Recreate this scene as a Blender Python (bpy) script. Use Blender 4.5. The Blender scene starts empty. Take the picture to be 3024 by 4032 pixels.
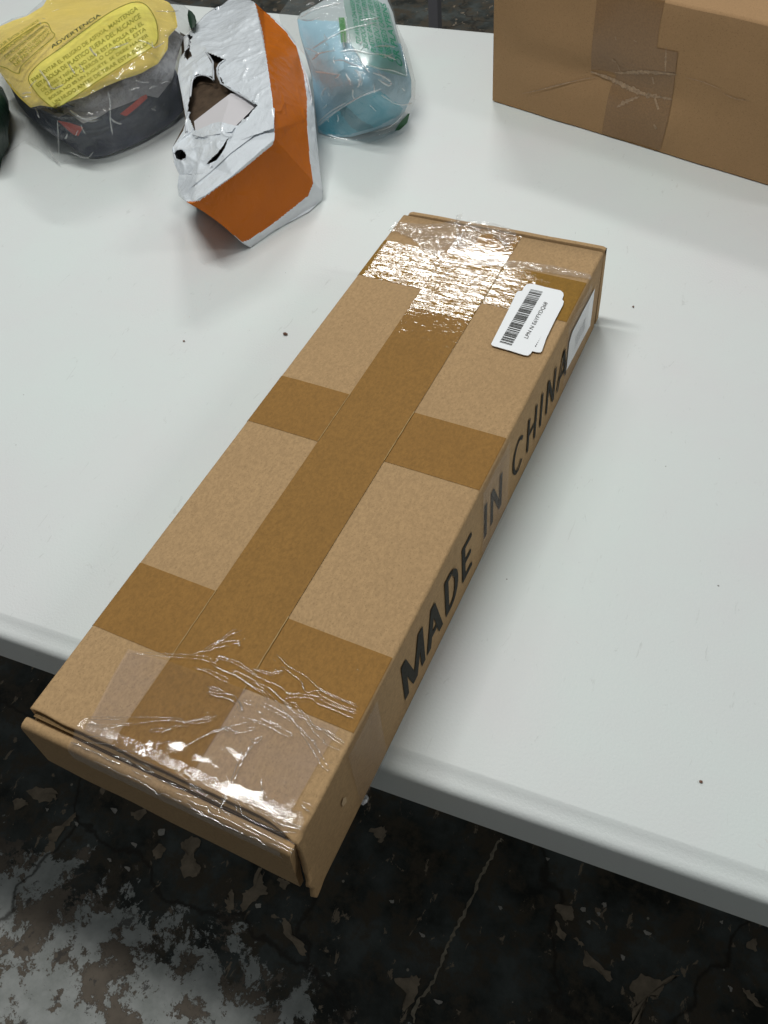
import bpy, bmesh, math, random
from mathutils import Vector, Matrix, noise
from mathutils.geometry import delaunay_2d_cdt
random.seed(7)
scene = bpy.context.scene
COL = scene.collection

# ------------------------------------------------------------------ camera
CAM = Vector((0.3094988315585214, -0.10374257523540252, 0.5212607551007474))
RX = Vector((0.9009999003990337, 0.42676485819537074, -0.07791620685336546))   # right
RY = Vector((0.29014245831546986, -0.726322899674043, -0.6231150770858827))    # down
RZ = Vector((-0.32251594280529317, 0.5388198225924643, -0.7782394653433078))   # forward
FPX = 3534.116554141052
cam_d = bpy.data.cameras.new('camera')
cam = bpy.data.objects.new('camera', cam_d)
COL.objects.link(cam)
M = Matrix.Identity(4)
for i in range(3):
    M[i][0] = RX[i]; M[i][1] = -RY[i]; M[i][2] = -RZ[i]; M[i][3] = CAM[i]
cam.matrix_world = M
cam_d.sensor_fit = 'HORIZONTAL'
cam_d.sensor_width = 36.0
cam_d.lens = FPX / 3024 * 36
cam_d.clip_start = 0.01
cam_d.clip_end = 60
scene.camera = cam

# ------------------------------------------------------------------ world, lamps
world = bpy.data.worlds.new('World'); scene.world = world; world.use_nodes = True
wbg = world.node_tree.nodes['Background']
wbg.inputs[1].default_value = 1.0
_g = world.node_tree.nodes.new('ShaderNodeTexCoord'); _s = world.node_tree.nodes.new('ShaderNodeSeparateXYZ'); _r = world.node_tree.nodes.new('ShaderNodeValToRGB')
world.node_tree.links.new(_g.outputs['Generated'], _s.inputs[0]); world.node_tree.links.new(_s.outputs[2], _r.inputs[0])
_e = _r.color_ramp.elements          # dim walls, paler ceiling of a large hall
_e[0].position = 0.05; _e[0].color = (0.026, 0.026, 0.025, 1)
_e[1].position = 0.75; _e[1].color = (0.20, 0.212, 0.215, 1)
world.node_tree.links.new(_r.outputs[0], wbg.inputs[0])

def lamp(name, loc, sx, sy, power, col=(1.0, 0.985, 0.95), aim=None):
    d = bpy.data.lights.new(name, 'AREA'); d.shape = 'RECTANGLE'
    d.size = sx; d.size_y = sy; d.energy = power; d.color = col
    o = bpy.data.objects.new(name, d); COL.objects.link(o)
    o.location = loc
    if aim is not None:
        v = Vector(aim) - Vector(loc)
        o.rotation_euler = v.to_track_quat('-Z', 'Y').to_euler()
    return o
lamp('ceiling_lamp', (-0.42, 0.34, 2.15), 1.05, 0.15, 27.5, (1.0, 1.0, 0.965))
lamp('ceiling_lamp', (-1.16, 3.00, 2.15), 0.85, 0.24, 36, (1.0, 1.0, 0.965))
lamp('ceiling_lamp', (2.75, 0.75, 2.15), 1.1, 0.16, 24, (1.0, 1.0, 0.965))  # added lamp, unseen; soft fill for the box's right side
scene.view_settings.view_transform = 'Standard'
scene.view_settings.look = 'None'
scene.view_settings.exposure = 0.0
scene.view_settings.gamma = 1.0
scene.cycles.use_denoising = True
scene.cycles.max_bounces = 8
scene.cycles.transparent_max_bounces = 24
scene.cycles.caustics_reflective = False
scene.cycles.caustics_refractive = False
scene.cycles.sample_clamp_indirect = 4.0

# ------------------------------------------------------------------ helpers
def ray(u, v):
    return RX * ((u - 1512) / FPX) + RY * ((v - 2016) / FPX) + RZ
def pz(u, v, z=0.0):
    d = ray(u, v); return CAM + d * ((z - CAM.z) / d.z)
def px_(u, v, x):
    d = ray(u, v); return CAM + d * ((x - CAM.x) / d.x)
def py_(u, v, y):
    d = ray(u, v); return CAM + d * ((y - CAM.y) / d.y)

def proj(P):
    d = P - CAM; z = d.dot(RZ); return (1512 + FPX*d.dot(RX)/z, 2016 + FPX*d.dot(RY)/z)
def lin(c):
    return tuple(((x / 255) / 12.92 if x / 255 <= 0.04045 else ((x / 255 + 0.055) / 1.055) ** 2.4) for x in c)

def tag(o, label=None, cat=None, group=None, kind=None):
    if label: o['label'] = label
    if cat: o['category'] = cat
    if group: o['group'] = group
    if kind: o['kind'] = kind
    return o
def empty(name, loc=(0, 0, 0)):
    o = bpy.data.objects.new(name, None); COL.objects.link(o); o.location = loc
    o.empty_display_size = 0.02
    return o
def mesh_obj(name, verts, faces, mats, parent=None, smooth=False, fm=None):
    me = bpy.data.meshes.new(name)
    off = Vector((0, 0, 0))
    if parent is not None:
        q = parent
        while q is not None:
            off = off + q.location; q = q.parent
    me.from_pydata([tuple(Vector(v) - off) for v in verts], [], faces)
    if not isinstance(mats, (list, tuple)): mats = [mats]
    for m in mats: me.materials.append(m)
    if fm:
        for p, i in zip(me.polygons, fm): p.material_index = i
    if smooth:
        for p in me.polygons: p.use_smooth = True
    me.update()
    o = bpy.data.objects.new(name, me); COL.objects.link(o)
    if parent is not None: o.parent = parent
    return o
class MB:
    def __init__(s): s.v = []; s.f = []; s.m = []
    def add(s, vs, fs, mi=0):
        b = len(s.v); s.v += [Vector(q) for q in vs]
        for f in fs: s.f.append([b + i for i in f]); s.m.append(mi)
    def box(s, a, b, mi=0):
        (x0, y0, z0), (x1, y1, z1) = a, b
        s.add([(x0,y0,z0),(x1,y0,z0),(x1,y1,z0),(x0,y1,z0),(x0,y0,z1),(x1,y0,z1),(x1,y1,z1),(x0,y1,z1)],
              [(0,3,2,1),(4,5,6,7),(0,1,5,4),(1,2,6,5),(2,3,7,6),(3,0,4,7)], mi)
    def grid(s, rows, mi=0, close=False):
        n = len(rows[0]); b = len(s.v)
        for r in rows: s.v += [Vector(q) for q in r]
        for i in range(len(rows) - 1):
            for j in range(n if close else n - 1):
                k = (j + 1) % n
                s.f.append([b + i*n + j, b + i*n + k, b + (i+1)*n + k, b + (i+1)*n + j]); s.m.append(mi)
    def build(s, name, mats, parent=None, smooth=False):
        return mesh_obj(name, s.v, s.f, mats, parent, smooth, s.m)
def catmull(P, n=6, closed=False):
    P = [Vector(p) for p in P]
    if len(P) < 3 and not closed: return P
    out = []
    N = len(P)
    rng = range(N if closed else N - 1)
    for i in rng:
        g = (lambda k: P[k % N]) if closed else (lambda k: P[max(0, min(N - 1, k))])
        p0, p1, p2, p3 = g(i-1), g(i), g(i+1), g(i+2)
        for j in range(n):
            t = j / n
            out.append(0.5 * ((2*p1) + (p2-p0)*t + (2*p0-5*p1+4*p2-p3)*t*t + (3*p1-p0-3*p2+p3)*t**3))
    if not closed: out.append(P[-1])
    return out
def inside(p, poly):
    x, y = p; c = False; j = len(poly) - 1
    for i in range(len(poly)):
        xi, yi = poly[i][0], poly[i][1]; xj, yj = poly[j][0], poly[j][1]
        if (yi > y) != (yj > y) and x < (xj - xi) * (y - yi) / (yj - yi) + xi: c = not c
        j = i
    return c
def resample(P, n):
    P = [Vector((p[0], p[1])) for p in P]; Q = P + [P[0]]
    L = [0]
    for a, b in zip(Q[:-1], Q[1:]): L.append(L[-1] + (b - a).length)
    out = []; k = 0
    for i in range(n):
        t = L[-1] * i / n
        while L[k+1] < t: k += 1
        out.append(Q[k].lerp(Q[k+1], (t - L[k]) / max(1e-9, L[k+1] - L[k])))
    return out
def tri_height(ctrl, edges=()):
    r = delaunay_2d_cdt([Vector((c[0], c[1])) for c in ctrl], list(edges), [], 0, 1e-6)
    vs, fs, vo = r[0], r[2], r[3]
    zz = []
    for i, v in enumerate(vs):
        if vo[i]: zz.append(ctrl[vo[i][0]][2])
        else:
            zz.append(min(ctrl, key=lambda c: (c[0]-v.x)**2 + (c[1]-v.y)**2)[2])
    T = [((vs[f[0]], zz[f[0]]), (vs[f[1]], zz[f[1]]), (vs[f[2]], zz[f[2]])) for f in fs]
    def f(u, v):
        best = None
        for (a, za), (b, zb), (c, zc) in T:
            d = (b.y-c.y)*(a.x-c.x) + (c.x-b.x)*(a.y-c.y)
            if abs(d) < 1e-9: continue
            l1 = ((b.y-c.y)*(u-c.x) + (c.x-b.x)*(v-c.y)) / d
            l2 = ((c.y-a.y)*(u-c.x) + (a.x-c.x)*(v-c.y)) / d
            l3 = 1 - l1 - l2
            m = min(l1, l2, l3)
            if m >= -1e-6: return l1*za + l2*zb + l3*zc
            if best is None or m > best[0]:
                l1, l2, l3 = max(l1, 0), max(l2, 0), max(l3, 0); s_ = l1 + l2 + l3
                best = (m, (l1*za + l2*zb + l3*zc) / s_)
        return best[1]
    return f
def idw(ctrl, lam=0.02):
    # smooth thin-plate surface through the control heights
    import numpy as np
    P = np.array([(c[0]/300, c[1]/300) for c in ctrl]); zz = np.array([c[2] for c in ctrl]); n = len(P)
    def U(r2): return 0.5*r2*np.log(r2 + 1e-12)
    K = U(((P[:, None] - P[None])**2).sum(-1)) + lam*np.eye(n)
    Q = np.hstack([np.ones((n, 1)), P]); A = np.zeros((n+3, n+3)); A[:n, :n] = K; A[:n, n:] = Q; A[n:, :n] = Q.T
    w = np.linalg.solve(A, np.concatenate([zz, np.zeros(3)]))
    hi = float(zz.max()) + 0.006
    def f(u, v):
        q = np.array([u/300, v/300])
        z = float(U(((P - q)**2).sum(-1)) @ w[:n] + w[n] + w[n+1]*q[0] + w[n+2]*q[1])
        return min(hi, max(0.0008, z))
    return f
def crease(p, sc, seed=0.0):
    """0..1, sharp folds like crumpled film"""
    q = Vector((p.x*sc + seed, p.y*sc - seed*1.7, p.z*sc + 3.1))
    return 1 - abs(noise.noise(q)) * 2.2
def relief(name, outline, zf, mats, parent=None, centre=None, n=320, m=70, disp=None, matf=None,
           holes=(), base=None, smooth=True, exact=False):
    """a body whose seen surface follows outline and height; base = how far the closed underside draws in"""
    O = resample(outline, n)
    c = Vector(centre) if centre else sum(O, Vector((0, 0))) / n
    rows = []; UV = []
    for i in range(m + 1):
        r = i / m
        row = []; uvr = []
        for o in O:
            q = c.lerp(o, r)
            P = pz(q.x, q.y, zf(q.x, q.y))
            if disp: 
                dz = disp(P, q.x, q.y, r)
                P = P + (CAM - P).normalized() * dz
            row.append(P); uvr.append(q)
        rows.append(row); UV.append(uvr)
    mb = MB()
    b = 0
    for r_ in rows: mb.v += r_
    for i in range(m):
        for j in range(n):
            k = (j + 1) % n
            q = (UV[i][j] + UV[i+1][k]) / 2
            if any(inside((q.x, q.y), h) for h in holes): continue
            f = [i*n + j, (i+1)*n + j, (i+1)*n + k, i*n + k]
            mb.f.append(f); mb.m.append(matf(q.x, q.y) if matf else 0)
    if base is not None:
        zb = 0.0008
        cc = sum(rows[-1], Vector((0, 0, 0))) / n
        low = []
        for P in rows[-1]:
            g = Vector((cc.x + (P.x - cc.x) * base, cc.y + (P.y - cc.y) * base, zb))
            low.append(g)
        # keep the underside drawn in behind the seen outline
        Ol = [(q.x, q.y) for q in O]
        for i, g in enumerate(low):
            q = c.lerp(O[i], 0.93); h = pz(q.x, q.y, zb); t = 0
            while t < 1 and not inside(proj(g.lerp(h, t)), Ol): t += 0.1
            low[i] = g.lerp(h, min(1, t))
        s0 = len(mb.v); mb.v += low
        for j in range(n):
            k = (j + 1) % n
            mb.f.append([m*n + j, s0 + j, s0 + k, m*n + k]); mb.m.append(matf(UV[m][j].x, UV[m][j].y) if matf else 0)
        mb.f.append([s0 + j for j in range(n)][::-1]); mb.m.append(0)
    return mb.build(name, mats, parent, smooth)

# ------------------------------------------------------------------ materials
def new_mat(name):
    m = bpy.data.materials.new(name); m.use_nodes = True
    nt = m.node_tree
    return m, nt, nt.nodes['Principled BSDF'], nt.nodes['Material Output']
def N(nt, t, **kw):
    n = nt.nodes.new(t)
    for k, v in kw.items(): setattr(n, k, v)
    return n
def coords(nt, scale=(1, 1, 1), rot=(0, 0, 0), loc=(0, 0, 0)):
    tc = N(nt, 'ShaderNodeNewGeometry')
    mp = N(nt, 'ShaderNodeMapping')
    mp.inputs['Scale'].default_value = scale; mp.inputs['Rotation'].default_value = rot; mp.inputs['Location'].default_value = loc
    nt.links.new(tc.outputs['Position'], mp.inputs['Vector'])
    return mp.outputs[0]
def tex(nt, vec, scale, detail=4, rough=0.5, dist=0.0):
    n = N(nt, 'ShaderNodeTexNoise'); n.inputs['Scale'].default_value = scale
    n.inputs['Detail'].default_value = detail; n.inputs['Roughness'].default_value = rough; n.inputs['Distortion'].default_value = dist
    nt.links.new(vec, n.inputs['Vector']); return n.outputs['Fac']
def ramp(nt, fac, stops, interp='LINEAR'):
    r = N(nt, 'ShaderNodeValToRGB'); r.color_ramp.interpolation = interp
    el = r.color_ramp.elements
    while len(el) < len(stops): el.new(0.5)
    for e, (p, c) in zip(el, stops):
        e.position = p; e.color = (c, c, c, 1) if isinstance(c, (int, float)) else (*c, 1)
    nt.links.new(fac, r.inputs[0]); return r.outputs[0]
def mixc(nt, fac, a, b):
    n = N(nt, 'ShaderNodeMix', data_type='RGBA')
    for s, val in ((0, fac), (6, a), (7, b)):
        if isinstance(val, (int, float)): n.inputs[s].default_value = val
        elif isinstance(val, tuple): n.inputs[s].default_value = (*val, 1)
        else: nt.links.new(val, n.inputs[s])
    return n.outputs[2]
def math_(nt, op, a, b=None, clamp=False):
    n = N(nt, 'ShaderNodeMath', operation=op, use_clamp=clamp)
    for s, val in ((0, a), (1, b)):
        if val is None: continue
        if isinstance(val, (int, float)): n.inputs[s].default_value = val
        else: nt.links.new(val, n.inputs[s])
    return n.outputs[0]
def bump(nt, h, strength, dist, prev=None):
    b = N(nt, 'ShaderNodeBump'); b.inputs['Strength'].default_value = strength; b.inputs['Distance'].default_value = dist
    nt.links.new(h, b.inputs['Height'])
    if prev: nt.links.new(prev, b.inputs['Normal'])
    return b.outputs[0]

def cardboard(name, col, rough=0.85, var=0.13):
    m, nt, P, out = new_mat(name)
    v = coords(nt)
    n1 = tex(nt, v, 900, 3, 0.6); n2 = tex(nt, coords(nt, (1, .6, 1)), 520, 4, 0.7); n3 = tex(nt, v, 14, 3)
    c1 = tuple(x * (1 - var) for x in col); c2 = tuple(min(1, x * (1 + var)) for x in col)
    c = mixc(nt, ramp(nt, n2, [(0.35, 0), (0.65, 1)]), c1, c2)
    sp = ramp(nt, n1, [(0.30, 1), (0.42, 0)])
    c = mixc(nt, math_(nt, 'MULTIPLY', sp, 0.55), c, tuple(x * 0.45 for x in col))
    c = mixc(nt, math_(nt, 'MULTIPLY', ramp(nt, n3, [(0.4, 0), (0.7, 1)]), 0.22), c, tuple(x * 0.8 for x in col))
    nt.links.new(c, P.inputs['Base Color']); P.inputs['Roughness'].default_value = rough
    P.inputs['Specular IOR Level'].default_value = 0.25
    nt.links.new(bump(nt, n2, 0.25, 0.0004), P.inputs['Normal'])
    return m
def tape_mat(name, col, ripple=0.25, rdist=0.0003, rscale=(1, 1, 1), rs=260, coat_r=0.07):
    m, nt, P, out = new_mat(name)
    v = coords(nt)
    n2 = tex(nt, coords(nt, (1, .6, 1)), 520, 4, 0.7); n3 = tex(nt, v, 18, 4, 0.6); n1 = tex(nt, v, 900, 2, 0.6)
    c = mixc(nt, ramp(nt, n2, [(0.35, 0), (0.65, 1)]), tuple(x * 0.87 for x in col), tuple(x * 1.13 for x in col))
    c = mixc(nt, math_(nt, 'MULTIPLY', ramp(nt, n3, [(0.45, 0), (0.75, 1)]), 0.3), c, tuple(x * 0.75 for x in col))
    c = mixc(nt, math_(nt, 'MULTIPLY', ramp(nt, n1, [(0.30, 1), (0.42, 0)]), 0.3), c, tuple(x * 0.45 for x in col))
    nt.links.new(c, P.inputs['Base Color'])
    P.inputs['Roughness'].default_value = 0.8; P.inputs['Specular IOR Level'].default_value = 0.1
    P.inputs['Coat Weight'].default_value = 1.0; P.inputs['Coat Roughness'].default_value = coat_r
    P.inputs['Coat IOR'].default_value = 1.5
    r = tex(nt, coords(nt, rscale), rs, 3, 0.55, 0.6)
    r2 = tex(nt, v, 30, 2)
    bb = bump(nt, r, ripple, rdist); bb = bump(nt, r2, 0.15, 0.001, bb)
    nt.links.new(bb, P.inputs['Coat Normal'])
    return m
def film_mat(name, haze=0.06, gl=0.0, tint=(1, 1, 1), rough=0.06, bs=120, bstr=0.4, bd=0.001, hazecol=(.8, .8, .8), cap=0.30, frm=1.2):
    m, nt, P, out = new_mat(name); nt.nodes.remove(P)
    tr = N(nt, 'ShaderNodeBsdfTransparent'); tr.inputs[0].default_value = (*tint, 1)
    g = N(nt, 'ShaderNodeBsdfGlossy'); g.inputs['Roughness'].default_value = rough
    df = N(nt, 'ShaderNodeBsdfDiffuse'); df.inputs[0].default_value = (*hazecol, 1)
    v = coords(nt)
    h = tex(nt, v, bs, 4, 0.6, 0.8)
    b = bump(nt, h, bstr, bd)
    nt.links.new(b, g.inputs['Normal'])
    fr = N(nt, 'ShaderNodeFresnel'); fr.inputs[0].default_value = 1.45
    nt.links.new(b, fr.inputs['Normal'])
    hz = tex(nt, v, 26, 5, 0.65)
    hf = math_(nt, 'MULTIPLY', ramp(nt, hz, [(0.3, 0.45), (0.75, 1)]), haze * 1.4)
    a = N(nt, 'ShaderNodeMixShader'); nt.links.new(hf, a.inputs[0]); nt.links.new(tr.outputs[0], a.inputs[1]); nt.links.new(df.outputs[0], a.inputs[2])
    c = N(nt, 'ShaderNodeMixShader'); nt.links.new(math_(nt, 'MINIMUM', math_(nt, 'ADD', math_(nt, 'MULTIPLY', fr.outputs[0], frm), gl, True), cap), c.inputs[0])
    nt.links.new(a.outputs[0], c.inputs[1]); nt.links.new(g.outputs[0], c.inputs[2])
    nt.links.new(c.outputs[0], out.inputs[0])
    return m
def plain(name, col, rough=0.6, spec=0.4, coat=0.0, bs=None, bstr=0.3, bd=0.001, var=0.0, vs=40, coat_r=0.1, trans=0.0):
    m, nt, P, out = new_mat(name)
    P.inputs['Base Color'].default_value = (*col, 1); P.inputs['Roughness'].default_value = rough
    P.inputs['Specular IOR Level'].default_value = spec
    P.inputs['Coat Weight'].default_value = coat; P.inputs['Coat Roughness'].default_value = coat_r
    v = coords(nt)
    if var:
        n = tex(nt, v, vs, 5, 0.6)
        nt.links.new(mixc(nt, ramp(nt, n, [(0.3, 0), (0.7, 1)]), tuple(x*(1-var) for x in col), tuple(min(1, x*(1+var)) for x in col)), P.inputs['Base Color'])
    if bs:
        b = bump(nt, tex(nt, v, bs, 4, 0.6, 0.5), bstr, bd)
        nt.links.new(b, P.inputs['Normal']); nt.links.new(b, P.inputs['Coat Normal'])
    return m

KRAFT = (0.415, 0.270, 0.136)
m_card = cardboard('kraft_board', KRAFT)
m_card_dark = cardboard('kraft_gap_shade', (0.16, 0.095, 0.045))  # board darkened to put shade into the gaps round the inner tray
m_card_big = cardboard('kraft_board_large_box', (0.39, 0.238, 0.118), var=0.05)
m_tape = tape_mat('brown_packing_tape', (0.285, 0.147, 0.036))
m_tape_c = tape_mat('brown_packing_tape_centre', (0.280, 0.146, 0.036), ripple=0.22, rscale=(0.5, 1.0, 1), rs=300, coat_r=0.04)
m_tape_r = tape_mat('brown_packing_tape_rippled', (0.275, 0.145, 0.022), ripple=1.0, rdist=0.00052, rscale=(0.22, 1.35, 1), rs=150, coat_r=0.02)
m_tape_big = tape_mat('brown_tape_large_box', (0.265, 0.148, 0.062), ripple=0.15, coat_r=0.30)
m_clear = film_mat('clear_packing_tape', haze=0.13, rough=0.06, bs=260, bstr=0.10, bd=0.0004, hazecol=(0.60, 0.50, 0.50), frm=1.0)
m_clear_n = film_mat('clear_packing_tape_over_brown', haze=0.02, rough=0.06, bs=260, bstr=0.12, bd=0.0004, hazecol=(0.60, 0.50, 0.50), frm=1.0)
m_clear_c = film_mat('clear_packing_tape_crinkled', haze=0.05, rough=0.06, bs=420, bstr=0.8, bd=0.0009, hazecol=(0.7, 0.62, 0.6), frm=1.3)
m_clear_w = film_mat('clear_packing_tape_wrinkled', haze=0.06, gl=0.02, rough=0.07, bs=260, bstr=0.45, bd=0.0009, hazecol=(0.65, 0.55, 0.5), cap=.2)
m_ridge = film_mat('clear_tape_fold', haze=0.05, gl=0.26, rough=0.10, bs=900, bstr=0.1, bd=0.0003, hazecol=(0.85, 0.8, 0.75), cap=.5)
m_side_clear = film_mat('clear_tape_on_side', haze=0.13, rough=0.25, bs=200, bstr=0.1, bd=0.0004, hazecol=(0.50, 0.40, 0.35), cap=.05, frm=.5)
m_ink = plain('black_print', (0.055, 0.054, 0.048), 0.9, 0.05, var=0.25, vs=700)
m_paper = plain('white_label_paper', (0.86, 0.88, 0.90), 0.45, 0.3)
m_paper_grey = plain('label_print_grey', (0.30, 0.30, 0.33), 0.5, 0.3, var=0.4, vs=300)
m_hole_shade = plain('opening_shade', (0.02, 0.012, 0.008), 0.9, 0.1)
m_white_dirt = plain('seam_edge', (0.40, 0.27, 0.11), 0.7, 0.2)

# table plastic
def table_material():
    m, nt, P, out = new_mat('white_table_plastic')
    v = coords(nt)
    c = mixc(nt, ramp(nt, tex(nt, v, 5, 5, 0.6), [(0.35, 0), (0.7, 1)]), (0.685, 0.742, 0.725), (0.69, 0.695, 0.70))
    # faint pinkish and grey scuffs
    sc = math_(nt, 'MULTIPLY', ramp(nt, tex(nt, v, 130, 5, 0.7, 1.0), [(0.66, 0), (0.72, 1)]), ramp(nt, tex(nt, v, 9, 3, 0.5), [(0.52, 0), (0.66, 1)]))
    c = mixc(nt, math_(nt, 'MULTIPLY', sc, 0.35), c, (0.55, 0.40, 0.38))
    sc2 = math_(nt, 'MULTIPLY', ramp(nt, tex(nt, coords(nt, (1, .3, 1), (0, 0, .7)), 110, 4, 0.7, 1.5), [(0.65, 0), (0.71, 1)]), 0.35)
    c = mixc(nt, sc2, c, (0.45, 0.47, 0.45))
    # tiny specks of dirt
    vo = N(nt, 'ShaderNodeTexVoronoi'); vo.inputs['Scale'].default_value = 42; nt.links.new(v, vo.inputs['Vector'])
    sz = ramp(nt, vo.outputs['Color'], [(0.0, 0.0), (0.45, 0.0), (1.0, 0.048)])
    dot = math_(nt, 'LESS_THAN', vo.outputs['Distance'], sz)
    c = mixc(nt, math_(nt, 'MULTIPLY', dot, 0.75), c, (0.10, 0.08, 0.07))
    nt.links.new(c, P.inputs['Base Color'])
    P.inputs['Roughness'].default_value = 0.48; P.inputs['Specular IOR Level'].default_value = 0.35
    nt.links.new(bump(nt, tex(nt, v, 520, 3, 0.65), 0.5, 0.0004), P.inputs['Normal'])
    return m
m_table = table_material()

def floor_material():
    m, nt, P, out = new_mat('worn_painted_concrete')
    v = coords(nt)
    grey = mixc(nt, ramp(nt, tex(nt, v, 30, 6, 0.65), [(0.35, 0), (0.7, 1)]), (0.27, 0.285, 0.27), (0.42, 0.43, 0.42))
    brown = mixc(nt, ramp(nt, tex(nt, v, 12, 5, 0.6), [(0.3, 0), (0.7, 1)]), (0.085, 0.070, 0.055), (0.20, 0.165, 0.130))
    wn = tex(nt, coords(nt, (1, 1, 1), (0, 0, .4)), 15, 12, 0.74, 0.15)
    worn = ramp(nt, wn, [(0.512, 0), (0.522, 1)])
    c = mixc(nt, worn, grey, brown)
    rimm = ramp(nt, wn, [(0.505, 0), (0.516, 1), (0.53, 1), (0.55, 0)])
    c = mixc(nt, math_(nt, 'MULTIPLY', rimm, 0.45), c, (0.05, 0.04, 0.032))
    blot = ramp(nt, tex(nt, coords(nt, (1, 1, 1), (0, 0, 2.2), (5, 5, 0)), 40, 8, 0.7, 0.3), [(0.60, 0), (0.63, 1)])
    c = mixc(nt, math_(nt, 'MULTIPLY', blot, 0.8), c, (0.06, 0.055, 0.05))
    # greenish black coat, table shade painted in to its shadow edge, flaked near left
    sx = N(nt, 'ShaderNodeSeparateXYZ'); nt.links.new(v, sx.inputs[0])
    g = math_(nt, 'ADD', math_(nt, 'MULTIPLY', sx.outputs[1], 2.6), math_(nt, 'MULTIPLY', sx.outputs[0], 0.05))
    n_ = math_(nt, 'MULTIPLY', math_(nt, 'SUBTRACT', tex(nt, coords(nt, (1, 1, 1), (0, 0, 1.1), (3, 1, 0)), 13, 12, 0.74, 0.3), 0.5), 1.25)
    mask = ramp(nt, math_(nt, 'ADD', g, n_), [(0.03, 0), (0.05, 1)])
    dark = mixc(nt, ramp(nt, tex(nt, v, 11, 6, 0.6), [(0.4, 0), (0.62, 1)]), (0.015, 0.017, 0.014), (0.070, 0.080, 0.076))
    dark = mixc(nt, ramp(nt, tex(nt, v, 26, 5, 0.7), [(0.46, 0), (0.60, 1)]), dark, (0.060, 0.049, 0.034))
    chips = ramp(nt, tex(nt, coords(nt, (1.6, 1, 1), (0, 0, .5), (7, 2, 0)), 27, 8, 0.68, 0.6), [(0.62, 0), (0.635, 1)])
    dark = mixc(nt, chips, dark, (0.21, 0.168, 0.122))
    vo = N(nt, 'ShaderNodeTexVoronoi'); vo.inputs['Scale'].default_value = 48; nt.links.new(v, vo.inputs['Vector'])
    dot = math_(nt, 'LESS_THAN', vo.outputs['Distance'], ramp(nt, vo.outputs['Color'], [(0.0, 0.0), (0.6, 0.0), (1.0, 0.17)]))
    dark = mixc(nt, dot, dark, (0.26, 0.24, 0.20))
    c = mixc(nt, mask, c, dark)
    # dark cracks
    vc = N(nt, 'ShaderNodeTexVoronoi', feature='DISTANCE_TO_EDGE'); vc.inputs['Scale'].default_value = 2.2
    wv = N(nt, 'ShaderNodeVectorMath', operation='ADD'); nn = N(nt, 'ShaderNodeTexNoise'); nn.inputs['Scale'].default_value = 12; nn.inputs['Detail'].default_value = 5
    nt.links.new(v, nn.inputs['Vector'])
    sc = N(nt, 'ShaderNodeVectorMath', operation='SCALE'); sc.inputs['Scale'].default_value = 0.10
    nt.links.new(nn.outputs['Color'], sc.inputs[0]); nt.links.new(v, wv.inputs[0]); nt.links.new(sc.outputs[0], wv.inputs[1]); nt.links.new(wv.outputs[0], vc.inputs['Vector'])
    ck = ramp(nt, vc.outputs['Distance'], [(0.0, 1), (0.004, 0.8), (0.009, 0)])
    c = mixc(nt, math_(nt, 'MULTIPLY', ck, 0.8), c, (0.018, 0.014, 0.010))
    nt.links.new(c, P.inputs['Base Color'])
    nt.links.new(ramp(nt, mask, [(0, 0.7), (1, 0.5)]), P.inputs['Roughness'])
    P.inputs['Specular IOR Level'].default_value = 0.3
    nt.links.new(bump(nt, tex(nt, v, 60, 5, 0.6), 0.4, 0.002), P.inputs['Normal'])
    return m
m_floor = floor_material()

# ------------------------------------------------------------------ setting
FZ = -0.74
TA = 0.06825584072815608
TV = Vector((math.cos(TA), math.sin(TA), 0)); NV = Vector((-math.sin(TA), math.cos(TA), 0))
m_chip = plain('bare_concrete_patch', (0.22, 0.178, 0.13), 0.8, 0.2, var=0.3, vs=60)
m_chip2 = plain('white_paint_fleck', (0.34, 0.32, 0.29), 0.8, 0.2, var=0.2, vs=80)
m_crackline = plain('pale_crack_fill', (0.24, 0.21, 0.16), 0.8, 0.2, var=0.3, vs=150)
mb = MB()
mb.add([(-8, -5, FZ), (8, -5, FZ), (8, 11, FZ), (-8, 11, FZ)], [(0, 1, 2, 3)], 0)
def floor_patch(pts, mi, jit=7, z=0.0012):
    P = catmull([Vector((a, b, 0)) for a, b in pts], 5, True)
    P = [q + Vector((random.uniform(-jit, jit), random.uniform(-jit, jit), 0)) for q in P]
    vs = [pz(q.x, q.y, FZ + z) for q in P]
    c = sum(vs, Vector()) / len(vs)
    mb.add([c] + vs, [(0, i + 1, (i + 1) % len(vs) + 1) for i in range(len(vs))], mi)
def s4(lst): return [(1400 + a / 1.0215, 3000 + b / 1.0215) for a, b in lst]
for poly in ([(805,580),(875,585),(870,640),(830,625)], [(810,640),(842,700),(835,718),(812,690)], [(925,760),(960,790),(1030,860),(1020,885),(960,830),(925,825)],
             [(1150,855),(1220,880),(1300,855),(1235,900),(1230,935),(1190,945),(1150,985),(1135,1050),(1105,1050),(1130,960),(1105,905)],
             [(1570,740),(1610,710),(1612,760)], [(1555,910),(1600,935),(1640,985),(1590,960)], [(155,880),(230,860),(260,880),(235,960),(190,1000),(205,940)],
             [(880,710),(915,725),(915,745)], [(60,270),(120,260),(110,310),(80,300)]):
    floor_patch(s4(poly), 1)
for poly in ([(905,585),(925,585),(925,602),(908,600)], [(930,640),(945,640),(942,655)], [(1160,675),(1190,690),(1170,697)], [(1065,775),(1085,785),(1075,800)],
             [(255,685),(280,700),(270,706)], [(135,560),(155,555),(150,570)], [(990,570),(1008,565),(1005,585)], [(575,580),(590,585),(583,597)], [(315,955),(350,965),(335,975)],
             [(1463,640),(1478,640),(1475,652)],[(1498,900),(1515,910),(1510,925)],[(970,605),(985,608),(980,620)],[(765,385),(780,388),(774,398)]):
    floor_patch(s4(poly), 2, 2)
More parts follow.
